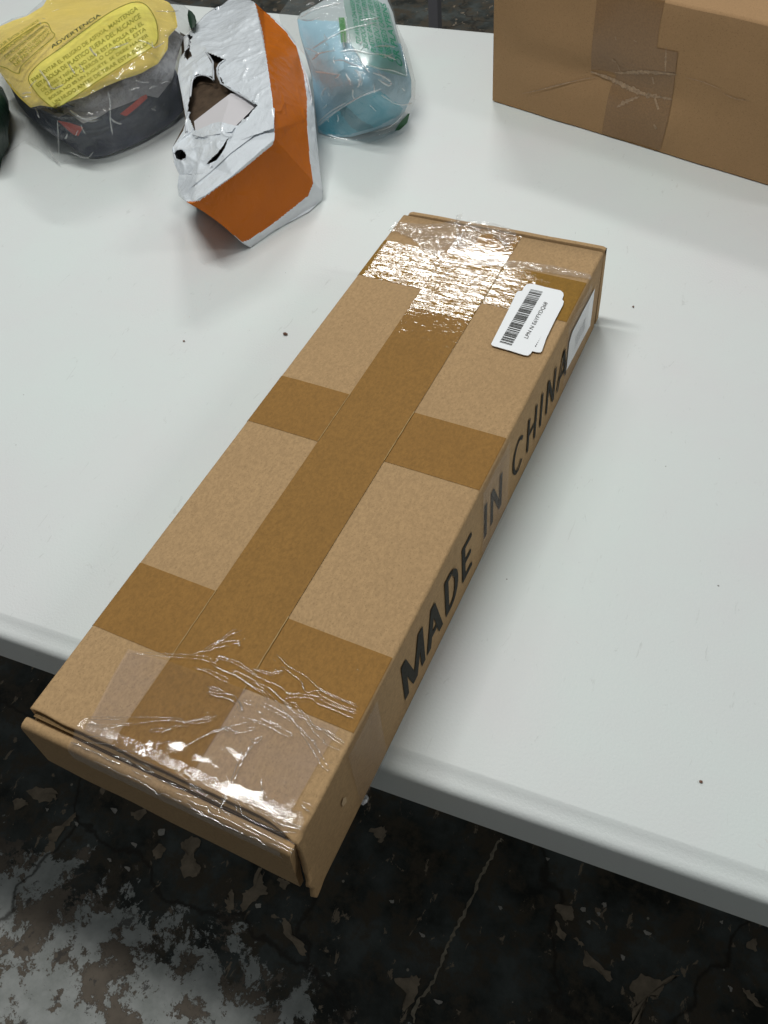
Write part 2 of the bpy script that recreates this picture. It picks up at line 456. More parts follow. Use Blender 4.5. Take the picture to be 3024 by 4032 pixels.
def s3(lst): return [(a / 1.106, 3100 + b / 1.106) for a, b in lst]
for poly in ([(205,210),(260,165),(330,110),(325,140),(280,185),(240,235)], [(120,10),(190,0),(250,15),(220,60),(160,60)], [(60,60),(100,50),(120,75),(70,100)],
             [(790,240),(830,215),(870,240),(850,300),(870,350),(850,385),(800,390),(790,330),(810,290)], [(1060,460),(1090,440),(1130,350),(1140,390),(1165,460),(1110,490),(1050,545)],
             [(990,470),(1010,440),(1025,520),(1000,545),(985,510)], [(1230,580),(1255,580),(1270,640),(1330,700),(1320,730),(1240,630)], [(1210,400),(1260,410),(1235,445)],
             [(665,290),(700,245),(720,280),(690,310)], [(570,110),(640,90),(610,140)]):
    floor_patch(s3(poly), 1)
for poly in ([(570,240),(595,245),(590,262)], [(480,90),(510,95),(500,115)], [(325,150),(340,155),(335,170)], [(1112,510),(1135,505),(1135,525),(1118,525)], [(690,185),(715,180),(715,205),(692,210)],
             [(540,345),(565,350),(560,368)],[(465,310),(485,312),(480,325)],[(200,90),(212,95),(205,105)]):
    floor_patch(s3(poly), 2, 2)
# one pale crack running towards the camera
ck = catmull([Vector((a, b, 0)) for a, b in s4([(590,310),(570,330),(540,400),(500,470),(450,590),(405,670),(370,740),(340,820),(300,900),(245,975),(230,1050)])], 6)
vs = []; fs = []
for i, q in enumerate(ck):
    d = (ck[min(i+1, len(ck)-1)] - ck[max(i-1, 0)]).normalized(); nn_ = Vector((-d.y, d.x, 0))
    w = random.uniform(2, 9); j = random.uniform(-5, 5)
    vs += [pz(*(q + nn_*(w+j)).xy, FZ + .0012), pz(*(q + nn_*(j-w)).xy, FZ + .0012)]
    if i: fs.append((2*i-2, 2*i-1, 2*i+1, 2*i))
mb.add(vs, fs, 3)
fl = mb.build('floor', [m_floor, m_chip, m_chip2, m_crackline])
tag(fl, kind='structure')

# folding table
tab = empty('folding_table', TV * 0.3 + NV * 0.55 + Vector((0, 0, FZ)))
tag(tab, 'long white plastic folding table under all the packages', 'table')
prof = [(0.0812, 0.0), (0.0800, -0.0003), (0.0775, -0.0018), (0.0745, -0.0032), (0.0715, -0.0040), (0.0690, -0.0046), (0.0672, -0.0058),
        (0.0660, -0.0078), (0.0656, -0.0105), (0.0656, -0.0425), (0.0668, -0.0440), (0.0800, -0.0440)]
D2 = 1.0188
rows = []
back = [(D2 + 0.0812 - a + 0.0, z) for a, z in prof[::-1]]
pr = prof[:]
mb = MB()
xs = [-1.05, -1.0495, 1.3, 1.3005]
ring = [(a, z) for a, z in pr] + [(a, z) for a, z in back]
ring = ring[::1]
rows = [[TV*x + NV*a + Vector((0, 0, z)) for a, z in ring] for x in (-1.05, 1.3)]
mb.grid(rows, 0, True)
n_ = len(ring); mb.f.append(list(range(n_))); mb.m.append(0); mb.f.append([n_ + i for i in range(n_)][::-1]); mb.m.append(0)
top = mb.build('table_top', m_table, tab)
for p in top.data.polygons: p.use_smooth = True
md = top.modifiers.new('split', 'EDGE_SPLIT'); md.split_angle = math.radians(38)
m_leg = plain('grey_steel', (0.12, 0.125, 0.13), 0.45, 0.5)
for sx_ in (-0.8, 1.05):
    for a in (0.18, 0.92):
        mb = MB(); c = TV*sx_ + NV*a
        rows = [[c + Vector((0.014*math.cos(t*math.pi/6), 0.014*math.sin(t*math.pi/6), z)) for t in range(12)] for z in (FZ, -0.045)]
        mb.grid(rows, 0, True); mb.build('leg', m_leg, tab, True)

# metal post standing on the floor beyond the table
pp = py_(1713, 60, 1.55)
post = empty('metal_post', (pp.x, pp.y, FZ)); tag(post, 'thin grey square post standing beyond the far edge of the table', 'post')
mb = MB(); w = 0.0095
mb.box((pp.x - w, pp.y - w, FZ + .004), (pp.x + w, pp.y + w, 0.45)); mb.build('post_tube', plain('post_grey', (0.16, 0.16, 0.175), 0.5, 0.4), post)
mb = MB(); mb.box((pp.x - .04, pp.y - .04, FZ + .0005), (pp.x + .04, pp.y + .04, FZ + .004)); mb.build('base_plate', m_leg, post)

# ------------------------------------------------------------------ the long box
W, L, H = 0.176, 0.50867, 0.0775
box = empty('cardboard_box', (W/2, L/2, 0))
tag(box, 'long flat cardboard box overhanging the table edge, MADE IN CHINA printed on its side', 'box')
R_ = 0.0022
def near_y(s_, x, z):
    if z >= H - R_ - 1e-6:  # lid
        w = 0.0028 + 0.0009*noise.noise(Vector((x*60, 0, 0)))
        if x > W - 0.022: w += (x - (W - 0.022)) / 0.022 * -0.0045
        return w
    if x < W/2: return 0.002
    T = [(0.0753, -0.0017), (0.065, -0.0022), (0.05, -0.0032), (0.0345, -0.0046), (0.033, -0.0078), (0.029, -0.0085), (0.020, -0.0060), (0.012, -0.0086), (0.0065, -0.0072), (0.003, -0.0028), (0, 0.0015)]
    for (a, ya), (b, yb) in zip(T[:-1], T[1:]):
        if b <= z <= a: return yb + (ya - yb) * (z - b) / (a - b) + 0.0004*noise.noise(Vector((0, 0, z*700)))
    return -0.0017 if z > .07 else 0.0015
profl = [(0, 0.0015), (0, 0.03), (0, H - R_)]
for k in range(1, 6):
    a = math.pi/2 * k/6; profl.append((R_ - R_*math.cos(a), H - R_ + R_*math.sin(a)))
for k in range(0, 31): profl.append((R_ + (W - 2*R_)*k/30, H))
for k in range(1, 6):
    a = math.pi/2 * k/6; profl.append((W - R_ + R_*math.sin(a), H - R_ + R_*math.cos(a)))
for k in range(0, 37): profl.append((W, (H - R_)*(1 - k/36)))
rows = []
YN = 44
for j in range(YN + 1):
    t = (j / YN) ** 1.6
    row = []
    for i, (x, z) in enumerate(profl):
        y0 = near_y(i, x, z); y1 = 0.5064 + 0.0036*x/W
        y = y0 + (y1 - y0)*t
        # board is not dead flat: slight bow, crushed near right corner
        bow = 0.0006*noise.noise(Vector((x*12, y*9, z*12 + 5)))
        k = max(0, 1 - ((x - W)**2 + (y - 0.0)**2 + (z - H)**2)**.5 / 0.028)
        dx = 0; dz = 0
        if z > H - 1e-5: dz += bow if 0.01 < x < W-0.01 else 0
        if abs(x - W) < 1e-6 and z < H - .006: dx += bow*0.8
        if k > 0:
            q = k*k
            dz += q*(-0.0022 + 0.0022*noise.noise(Vector((x*260, y*260, z*260))))
            dx += q*(-0.0014 + 0.0020*noise.noise(Vector((y*260, z*260, x*200))))
        # the torn lower tip curls outwards
        if abs(x - W) < 1e-6 and z < 0.034 and y < 0.003: dx += (0.003 - y) * 0.25
        row.append(Vector((x + dx, y, max(0.0006, z + dz))))
    rows.append(row)
mb = MB(); mb.grid(rows)
body = mb.build('outer_board', [m_card, m_card_dark], box, True)
md = body.modifiers.new('thick', 'SOLIDIFY'); md.thickness = 0.0028; md.offset = 1 ; md.material_offset_rim = 0
# find which side is inside: grid normals point outwards when offset -1 shrinks them
md.offset = -1
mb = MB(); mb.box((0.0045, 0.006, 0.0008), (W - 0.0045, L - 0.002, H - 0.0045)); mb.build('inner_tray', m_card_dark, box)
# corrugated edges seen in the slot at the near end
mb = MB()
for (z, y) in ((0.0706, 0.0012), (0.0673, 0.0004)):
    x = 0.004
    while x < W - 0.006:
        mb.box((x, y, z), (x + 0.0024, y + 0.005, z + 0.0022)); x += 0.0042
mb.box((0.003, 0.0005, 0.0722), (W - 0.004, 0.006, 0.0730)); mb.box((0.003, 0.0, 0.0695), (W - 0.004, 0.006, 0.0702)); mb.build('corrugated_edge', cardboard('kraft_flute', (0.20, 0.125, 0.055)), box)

def flap(name, yfun, xl, xr, zt, prof, zbl=0.0, n=60):
    """prof: list of (dy, z) round the rolled wall; yfun(x) shifts it"""
    rows = []
    for k in range(n + 1):
        t = k / n; row = []
        for dy, z in prof:
            f = 1 - z / zt
            x0 = xl[0] + (xl[1] - xl[0])*f; x1 = xr[0] + (xr[1] - xr[0])*f
            zz = z if z > 0.02 else z + zbl*(1 - t)*(1 - z/0.02)
            x = x0 + (x1 - x0)*t
            r = min(t, 1 - t)*n
            zz -= 0.0012*max(0, 1 - r/1.2)**2 * (1 if z > .06 else 0)
            zz += 0.0005*noise.noise(Vector((x*40, z*30, 2)))*(1 if z > .02 else 0)
            row.append(Vector((x, dy + yfun(x) + 0.0004*noise.noise(Vector((x*30, z*30, 9))), zz)))
        rows.append(row)
    mb = MB(); mb.grid(rows, 0, True)
    m_ = len(prof); mb.f.append(list(range(m_))[::-1]); mb.m.append(0)
    s0 = n*m_; mb.f.append([s0 + i for i in range(m_)]); mb.m.append(0)
    return mb.build(name, m_card, box, True)
nf = flap('end_flap', lambda x: -0.0006*x/W, (-0.0010, -0.0135), (0.1732, 0.1655), 0.0735,
     [(-0.0008, 0.0008), (-0.0008, 0.0725), (-0.0016, 0.0736), (-0.0035, 0.0737), (-0.0055, 0.0730), (-0.0067, 0.0717), (-0.0072, 0.0700), (-0.0073, 0.0690), (-0.0073, 0.0672), (-0.0066, 0.045), (-0.0050, 0.010), (-0.0046, 0.0022), (-0.004, 0.0012)], zbl=0.006)
nf.data.update()
ff = flap('end_flap', lambda x: 0.0052*x/W, (0.0036, 0.0), (0.1757, 0.1757), 0.0772,
     [(0.5094, 0.0008), (0.5094, 0.0760), (0.5100, 0.0770), (0.5136, 0.0770), (0.5148, 0.0762), (0.5156, 0.072), (0.5180, 0.025), (0.5178, 0.0012)])
for o in (nf, ff):
    o.modifiers.new('split', 'EDGE_SPLIT').split_angle = math.radians(50)
# dark triangle painting the shade in the rolled flap's open end, far right corner
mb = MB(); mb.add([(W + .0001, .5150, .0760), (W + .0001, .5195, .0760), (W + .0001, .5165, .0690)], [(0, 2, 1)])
mb.build('flap_opening_shade', m_hole_shade, box)

# tapes
def strip(name, x0, x1, y0, y1, z, mat, nx=24, ny=24, jag=0.0, parent=box, bow=True):
    rows = []
    for j in range(ny + 1):
        row = []
        for i in range(nx + 1):
            x = x0 + (x1 - x0)*i/nx; y = y0 + (y1 - y0)*j/ny
            if j in (0, ny): y += jag*noise.noise(Vector((x*300, j, 0)))
            if i in (0, nx): x += jag*noise.noise(Vector((y*300, i, 4)))
            b = 0.0006*noise.noise(Vector((x*12, y*9, H*12 + 5))) if 0.01 < x < W - 0.01 else 0
            row.append((x, y, H + z + b))
        rows.append(row)
    mb = MB(); mb.grid(rows); return mb.build(name, mat, parent, True)
def cross_tape(y0, y1, mat, z=0.0003, side=True, left=True, smat=None, depth=0.03):
    # lies over the lid and folds down the long sides
    prof_ = []
    o = z
    for zz in (H - depth, H - R_): prof_.append((-o, zz))
    for k in range(1, 6):
        a = math.pi/2*k/6; prof_.append((R_ - (R_+o)*math.cos(a), H - R_ + (R_+o)*math.sin(a)))
    for k in range(31): prof_.append((R_ + (W - 2*R_)*k/30, H + o))
    if side:
        for k in range(1, 3):
            a = math.pi/2*k/6; prof_.append((W - R_ + (R_+o)*math.sin(a), H - R_ + (R_+o)*math.cos(a)))
    rows = []
    for j in range(9):
        y = y0 + (y1 - y0)*j/8
        row = []
        for x, zz in prof_:
            b = 0.0006*noise.noise(Vector((x*12, y*9, H*12 + 5))) if (0.01 < x < W - 0.01 and zz > H - 1e-5) else 0
            row.append((x, y, zz + b))
        rows.append(row)
    mb = MB(); mb.grid(rows); return mb.build('tape_strip', mat, box, True)
T = [v*0.8 for v in (0.5228, 0.364, 0.3028, 0.1379, 0.0764)]
far_t = cross_tape(T[0], T[0] + 0.0495, m_tape_r)
cross_tape(T[2], T[1], m_tape)
cross_tape(T[4], T[3], m_tape)
UX0, UX1 = 0.0716*0.8, 0.1341*0.8
strip('tape_strip', UX0, UX1, 0.0032, 0.5080, 0.0006, m_tape_c, 12, 60)
m_seam = plain('tape_seam_line', (0.36, 0.235, 0.09), 0.6, 0.3)
for xx, ww in ((UX0 - 0.0002, 0.0005), (UX1 - 0.0003, 0.0006)):
    for a, b in ((T[4] - .002, T[3] + .001), (T[2], T[1]), (T[0], T[0] + .0495)):
        rows = [[(xx + 0.0002*noise.noise(Vector((0, y*200, xx))), y, H + 0.0010 + 0.0006*noise.noise(Vector((xx*12, y*9, H*12+5)))), (xx + ww*(1 + .5*noise.noise(Vector((3, y*150, xx)))), y, H + 0.0010 + 0.0006*noise.noise(Vector((xx*12, y*9, H*12+5))))] for y in [a + (b - a)*k/20 for k in range(21)]]
        mb = MB(); mb.grid(rows); mb.build('tape_seam', m_seam, box)
m_rip_c = m_tape_r
strip('tape_strip', UX0 + .0003, UX1 - .0003, T[0] - 0.024, T[0] + 0.050, 0.0009, m_tape_r, 12, 20)
# tape carried down the right side panel (clear over the print)
def side_sheet(name, y0, y1, z0, z1, off, mat, wav=0.0, ny=16, nz=8):
    rows = []
    for j in range(nz + 1):
        z = z0 + (z1 - z0)*j/nz
        rows.append([(W + off + wav*noise.noise(Vector((0, y_*90, z*90))), y_, z) for y_ in [y0 + (y1 - y0)*i/ny for i in range(ny + 1)]])
    mb = MB(); mb.grid(rows); return mb.build(name, mat, box, True)
side_sheet('clear_tape', T[2], T[1], 0.0015, H - 0.002, 0.0018, m_side_clear)
side_sheet('clear_tape', T[4] - 0.012, T[3] - 0.026, 0.004, H - 0.002, 0.0018, m_side_clear)
side_sheet('clear_tape', T[0] - .002, T[0] + .056, 0.0015, H - 0.002, 0.0021, film_mat('clear_tape_over_label', haze=0.05, rough=0.12, bs=160, bstr=0.5, bd=0.001, hazecol=(.45, .38, .33), cap=.06, frm=.5), 0.0006)

# clear tape at the near end, hazy over the bare board
def film_poly(name, rows_xy, z, mat, amp=0.0003, freq=120, seed=0, sub=10, zf=None):
    """rows_xy: two polylines (left, right) of equal length in x,y"""
    Lp = catmull([Vector((a, b, 0)) for a, b in rows_xy[0]], 8); Rp = catmull([Vector((a, b, 0)) for a, b in rows_xy[1]], 8)
    rows = []
    for a, b in zip(Lp, Rp):
        row = []
        for k in range(sub + 1):
            q = a.lerp(b, k/sub)
            zz = (zf(q.x, q.y) if zf else H) + z + amp*noise.noise(Vector((q.x*freq, q.y*freq, seed)))
            row.append((q.x, q.y, zz))
        rows.append(row)
    mb = MB(); mb.grid(rows); return mb.build(name, mat, box, True)
film_poly('clear_tape', ([(0.0385, 0.0035), (0.0375, 0.015), (0.034, 0.035), (0.0316, 0.0555)], [(UX0, 0.0035), (UX0, 0.015), (UX0, 0.035), (UX0, 0.0580)]), 0.0016, m_clear, 0.0002)
film_poly('clear_tape', ([(UX0, 0.0035), (UX0, 0.02), (UX0, 0.04), (UX0, 0.0580)], [(UX1, 0.0060), (UX1, 0.020), (UX1, 0.040), (UX1, 0.0600)]), 0.0017, m_clear_n, 0.0003, sub=30)
film_poly('clear_tape', ([(UX1, 0.0035), (UX1, 0.02), (UX1, 0.04), (UX1, 0.0600)], [(0.165, 0.0060), (0.1655, 0.020), (0.166, 0.040), (0.167, 0.0600)]), 0.0017, m_clear, 0.0003, sub=30)
sp = [pz(750 + a/2.765, 2900 + b/2.765, H + .0020) for a, b in [(-20,500),(60,520),(160,620),(330,720),(360,560),(480,520),(540,560),(700,590),(800,640),(900,680),(1050,780),(1210,820),(1240,900),(1220,1000),(1000,970),(850,880),(640,780),(560,720),(420,660),(340,760),(150,650),(0,590)]]
mb = MB(); c_ = sum(sp, Vector())/len(sp); mb.add(sp, [tuple(range(len(sp)))]); mb.build('crinkled_tape_patch', m_clear_c, box)
# the same tape bridging the slot and lapping over the end flap
def bridge_z(x, y):
    if y > 0.002: return H
    if y > -0.0065:
        t = (0.002 - y)/0.0085; return H + (0.0742 - H)*t - 0.0004*math.sin(t*math.pi)
    return 0.0742 - (-0.0065 - y)*1.2
rows = []
for k in range(121):
    x = 0.034 + (0.168 - 0.034)*k/120
    row = []
    for (y, z) in ((0.010, H + .0022), (0.005, H + .0022), (0.0025, H + .0018), (0.0, 0.0765), (-0.0025, 0.0752), (-0.0050, 0.0744), (-0.0068, 0.0730), (-0.0078, 0.0700), (-0.0080, 0.066), (-0.0077, 0.060)):
        a = 0.0007*noise.noise(Vector((x*330, y*500, z*400))) + 0.0005*noise.noise(Vector((x*90, y*200, 4)))
        row.append((x + y*0.1, y - a*0.3 - 0.0002, z + a*(1 if abs(y) < 0.004 else .45) + 0.0004))
    rows.append(row)
mb = MB(); mb.grid(rows); mb.build('clear_tape', m_clear_w, box, True)

# folds standing up in the clear tape
def ridges(name, lists, zbase, mat=None, w=0.00027, hgt=0.00032, tilt=None):
    mb = MB()
    for item in lists:
        pts, wk = (item if isinstance(item, tuple) and isinstance(item[0], list) else (item, 1.0))
        P3 = [zbase(a, b) for a, b in pts]
        C = catmull(P3, 5)
        rows = []
        nC = len(C)
        for i, c in enumerate(C):
            d = (C[min(i+1, nC-1)] - C[max(i-1, 0)])
            if d.length < 1e-9: d = Vector((1, 0, 0))
            d.normalize(); up = Vector((0, 0, 1)); s_ = d.cross(up).normalized()
            e = min(1.0, 0.35 + min(i, nC-1-i)/3.0) * (0.8 + 0.5*noise.noise(Vector((i*0.37, wk*3, pts[0][0]))))
            rows.append([c + s_*(w*wk*e*math.cos(a)) + up*(hgt*wk*e*math.sin(a)) for a in [math.pi*k/6 for k in range(7)]])
        mb.grid(rows)
    return mb.build(name, mat or m_ridge, box, True)
ZL = H + 0.0021
za = lambda a, b: pz(300 + a/2.765, 2450 + b/2.765, ZL)
zb_ = lambda a, b: pz(850 + a/2.765, 2450 + b/2.765, ZL)
zd = lambda a, b: pz(750 + a/2.765, 2900 + b/2.765, ZL)
RA = [[(550,345),(720,350),(900,368),(1100,382),(1270,395),(1380,405),(1450,435)], [(700,325),(930,340),(1100,350),(1250,355),(1390,372),(1440,380)],
      [(1270,350),(1340,325),(1440,310),(1520,280),(1600,265)], [(1400,290),(1480,240),(1560,205),(1640,140)], [(1400,292),(1470,275),(1560,215),(1650,160)],
      [(1460,385),(1480,430),(1510,440),(1550,400),(1560,370),(1610,385),(1659,405)], [(1470,455),(1540,500),(1600,530),(1659,548)], [(1510,455),(1560,470)],
      [(1280,488),(1370,520),(1480,570),(1570,620),(1659,660)], [(1370,510),(1400,508),(1480,530),(1560,570),(1659,620)],
      ([(1430,705),(1500,710),(1590,745)], 1.7), ([(1430,700),(1480,735),(1560,750)], 1.5), [(1420,770),(1460,760),(1540,775),(1659,780)], [(1425,775),(1500,800),(1600,822),(1650,832)],
      [(105,1032),(300,1032),(600,1035),(850,1035),(1050,1042),(1140,1052),(1170,1080)], [(110,1055),(300,1060),(500,1055)], [(90,1110),(250,1118),(400,1115),(620,1100)],
      ([(300,1155),(370,1155),(450,1135),(600,1122)], 1.4), [(600,1120),(720,1098),(900,1070),(1000,1068),(1120,1078),(1180,1090),(1290,1068),(1400,1040),(1480,1010)], [(1130,1080),(1250,1100),(1370,1095),(1470,1075)],
      [(1290,1065),(1400,1060),(1480,1040),(1535,1010)], [(790,1190),(850,1160),(930,1155),(1000,1165),(1040,1160)], [(800,1195),(880,1195),(960,1188),(1030,1165)], [(990,1150),(1060,1135),(1150,1132),(1225,1132)],
      ([(120,1250),(250,1240),(330,1245),(375,1245)], 1.3), ([(320,1210),(375,1245)], 1.6), [(45,1305),(200,1315),(330,1325),(435,1345)], 
      [(430,1390),(540,1392),(620,1410),(690,1420),(760,1400),(850,1350),(910,1322),(1030,1290)], [(430,1400),(540,1410),(620,1445),(700,1465),(760,1455),(830,1410),(880,1365),(905,1325)],
      [(980,1370),(1030,1358),(1080,1365),(1060,1385),(1000,1380),(980,1370)], [(830,1410),(880,1400),(970,1400)], [(900,1470),(960,1445),(1060,1400),(1200,1345),(1300,1290),(1420,1230),(1560,1180)],
      [(1330,1270),(1400,1240),(1480,1190),(1560,1165)], [(1400,990),(1455,975)], ([(1560,1180),(1610,1165),(1659,1190)], 2.2)]
RB = [[(0,215),(70,170),(150,110),(230,70)], [(0,235),(70,200),(150,140),(270,95)], ([(262,97),(285,88)], 1.8), [(30,245),(100,215),(180,200),(245,202)], [(0,282),(70,262),(150,262)], ([(180,235),(240,235),(262,215),(250,262)], 1.2),
      ([(290,190),(318,188)], 1.6), [(0,415),(30,370),(70,368),(150,400),(240,430),(320,485),(400,545),(450,575)], [(0,425),(40,405),(110,418),(210,455),(300,500),(420,575),(560,640),(680,690),(760,750)],
      [(400,500),(470,540),(560,565),(600,580),(660,560),(735,533)], [(410,515),(520,530),(600,555),(650,540),(735,527)], [(160,515),(280,560),(400,625),(500,680),(600,735),(680,805),(730,860)],
      [(0,480),(70,520),(160,560),(260,610),(340,665),(430,730),(520,790),(570,870)], [(160,540),(260,600),(330,650),(420,710),(500,740),(560,800),(575,850)],
      ([(380,662),(420,665),(500,710),(570,770),(620,820),(680,880),(730,960),(810,1030),(880,1120),(960,1250),(1030,1360),(1090,1450),(1150,1560),(1220,1612),(1240,1600)], 1.1),
      [(560,700),(640,760),(700,830),(740,870),(800,925),(830,920),(760,870),(715,850)], [(740,880),(790,930),(850,980),(930,1015),(1010,1030),(1030,1080),(1090,1150),(1140,1180)],
      [(800,880),(850,872),(890,910),(950,985),(955,995),(900,960),(860,910)], [(750,845),(790,800),(830,785),(870,790),(890,775),(950,785),(1050,800),(1130,820)], [(755,840),(800,825),(900,818),(1030,828),(1110,885),(1250,940),(1380,1000),(1505,1052)],
      [(755,768),(800,775),(830,770)], [(700,495),(740,492),(770,520),(830,570),(910,625),(945,680),(960,730),(1000,765),(1090,745),(1170,750)], [(660,352),(720,410),(780,470),(830,510)], ([(730,390),(765,420)], 1.5),
      [(810,480),(870,530),(950,570),(1040,640),(1110,710),(1180,765),(1300,820),(1420,870),(1560,930)], [(1110,705),(1200,760),(1300,805),(1420,855),(1540,895)], [(1100,740),(1130,790),(1200,830),(1300,880),(1420,925),(1540,962)],
      [(1110,830),(1230,890),(1380,950),(1520,1000)], [(1250,880),(1400,945),(1530,985)], ([(935,650),(945,690),(960,740)], 1.8), ([(625,405),(655,425)], 1.4), ([(640,515),(665,520)], 1.4),
      [(810,1030),(900,1035),(980,1060),(1020,1120),(1070,1200),(1110,1235),(1140,1270)], [(1030,1080),(1080,1130),(1180,1170),(1300,1250),(1390,1305)], [(1100,1140),(1200,1210),(1290,1280),(1370,1330)], [(1140,1150),(1250,1200),(1385,1290)],
      [(1150,1275),(1175,1290),(1190,1325),(1260,1355),(1345,1395)], [(960,1190),(1040,1280),(1110,1380),(1160,1470),(1215,1560)], ([(1215,1545),(1225,1590)], 2.0), [(1215,1520),(1280,1532)],
      [(1040,1270),(1080,1300),(1085,1330)], [(470,890),(560,940),(680,1000),(800,1070)], [(500,870),(600,915),(720,980),(820,1050),(920,1150),(990,1240)], [(290,870),(350,890),(400,905)], [(300,840),(420,865)], ([(440,930),(460,880)], 1.4),
      ([(440,970),(480,980),(520,1008)], 1.7), [(270,1035),(380,1055),(470,1080),(510,1098)], [(380,1070),(500,1110),(620,1160),(720,1215),(790,1240),(835,1225),(780,1190),(680,1145),(580,1095),(480,1048)], [(480,1050),(580,1075),(710,1138)],
      ([(0,710),(70,745)], 1.8), [(0,775),(100,780),(200,800),(230,840),(260,900),(285,970)], [(0,800),(130,830),(190,870),(225,890),(240,940),(270,985)], ([(250,850),(285,930),(282,975)], 2.2),
      [(0,1205),(60,1165),(160,1135),(290,1100),(350,1090)], ([(60,1175),(110,1140),(200,1190),(250,1190)], 2.4), [(190,1220),(260,1205),(345,1195)], ([(340,1160),(400,1145),(430,1160),(380,1180),(340,1165)], 1.3), ([(350,1100),(375,1055)], 1.8),
      ([(370,1280),(430,1270),(505,1250),(440,1320),(380,1285)], 1.5), ([(255,1330),(268,1275)], 1.7), ([(280,1520),(330,1430),(365,1360),(410,1342)], 1.6), [(190,1010),(215,1050)], [(205,960),(195,1000)], ([(1530,510),(1555,518)], 1.4)]
RD = [([(345,740),(400,610),(440,500),(480,380),(530,250),(580,160)], 1.5), ([(420,640),(470,520),(510,400),(560,280),(620,180),(680,100)], 1.3), [(470,560),(480,670),(495,760),(505,830)], [(500,560),(510,680),(540,760),(560,850),(590,870)],
      ([(770,460),(775,560),(795,640)], 2.0), ([(880,890),(960,950),(1080,985),(1215,1015)], 1.8), ([(1000,880),(1080,930),(1160,975),(1220,985)], 1.7), ([(1205,740),(1250,790),(1300,820)], 2.2), ([(1210,700),(1330,760)], 1.7),
      [(940,1045),(1040,1042),(1160,1050)], [(1030,1105),(1100,1150),(1135,1172)], [(600,870),(700,935),(830,985),(930,1030)]]
ridges('tape_folds', RA, za)
ridges('tape_folds', RB, zb_)
ridges('tape_folds', RD, zd)
# folds along the slot and on the flap
fz = lambda a, b: pz(250 + a/2.765, 2900 + b/2.765, 0.0756)
RC = [([(80,65),(160,95),(250,140),(340,170),(430,220),(520,265),(620,300)], 2.0), [(330,265),(480,330),(600,395),(700,430),(800,470),(880,520),(940,560),(990,600),(1030,635),(1080,620),(1145,645)], [(740,365),(800,395),(880,430),(960,465)],
      [(1170,665),(1240,700),(1290,705)], [(1320,735),(1370,740),(1420,795),(1520,830)], [(1210,600),(1300,640),(1390,655),(1475,660)], [(1320,670),(1400,715),(1500,755),(1570,770),(1600,840),(1659,855)],
      ([(530,210),(600,225),(680,250),(750,300)], 1.8), ([(620,235),(700,275),(740,310)], 2.0), ([(790,300),(850,345),(910,380),(990,390)], 2.2), [(860,295),(920,320),(965,380)], ([(1030,465),(1130,500),(1230,525)], 1.6), [(1130,510),(1250,560),(1350,585)], [(1430,830),(1540,870),(1659,915)]]
ridges('tape_folds', RC, fz, w=0.00032)
fz2 = lambda a, b: pz(750 + a/2.765, 2900 + b/2.765, 0.0754)
RE = [[(0,760),(130,845),(260,905),(360,965),(470,1010),(585,1070)], [(0,700),(90,745),(185,770),(210,835),(340,880),(450,930),(560,990),(680,1050),(760,1085)], [(630,1090),(700,1100),(770,1150),(830,1195)], [(200,740),(260,780),(300,790),(320,830),(330,760),(370,820),(440,850)],
      ([(380,850),(450,875)], 1.8), [(520,910),(640,990),(760,1050),(880,1110),(1000,1175),(1130,1240)], [(840,1155),(940,1185),(1030,1230),(1110,1275)], [(600,950),(720,1030),(840,1085)]]
ridges('tape_folds', RE, fz2, w=0.00032)

# crumpled clear tape at the far end
def crumple(name, outline, zl, mat, amp=0.0022, seed=0.0, n=220, m=40, centre=None):
    def zf(u, v): return zl
    def disp(P, u, v, r):
        k = min(1, (1 - r)*6)
        a = crease(P, 70, seed)**2*0.6 + crease(P, 160, seed+4)**2*0.4
        return amp*a*(0.35 + 0.65*k)
    o = relief(name, outline, zf, mat, box, centre, n, m, disp)
    return o
def z5(lst): return [(1400 + a/2.37, 820 + b/2.37) for a, b in lst]
m_crump = film_mat('crumpled_clear_tape', haze=0.17, gl=0.0, rough=0.08, bs=300, bstr=0.35, bd=0.0008, hazecol=(0.55, 0.49, 0.43), cap=.10, frm=.9)
crumple('clear_tape', z5([(370,125),(470,130),(640,150),(830,135),(930,100),(1060,130),(1180,150),(1160,245),(1100,340),(990,370),(880,380),(760,440),(650,400),(540,290),(400,225),(300,215)]), H + .0012, m_crump, 0.0030)
crumple('clear_tape', z5([(1040,110),(1150,120),(1300,140),(1460,190),(1500,230),(1490,300),(1430,330),(1410,375),(1370,290),(1330,300),(1270,235),(1200,240),(1110,210),(1050,170)]), H + .0016, m_crump, 0.0028, 5.0)
crumple('clear_tape', z5([(935,70),(1000,45),(980,110),(960,200),(1010,330),(950,360),(935,250),(945,150)]), H + .0022, m_crump, 0.0022, 9.0, n=100, m=20)
crumple('clear_tape', [(1850,1010),(2040,1026),(2180,1045),(2325,1080),(2330,1100),(2200,1080),(2060,1058),(1860,1040)], H + .0012, m_crump, 0.0016, 3.0, n=200, m=16)
ze = lambda a, b: pz(1400 + a/2.37, 820 + b/2.37, H + 0.0034)
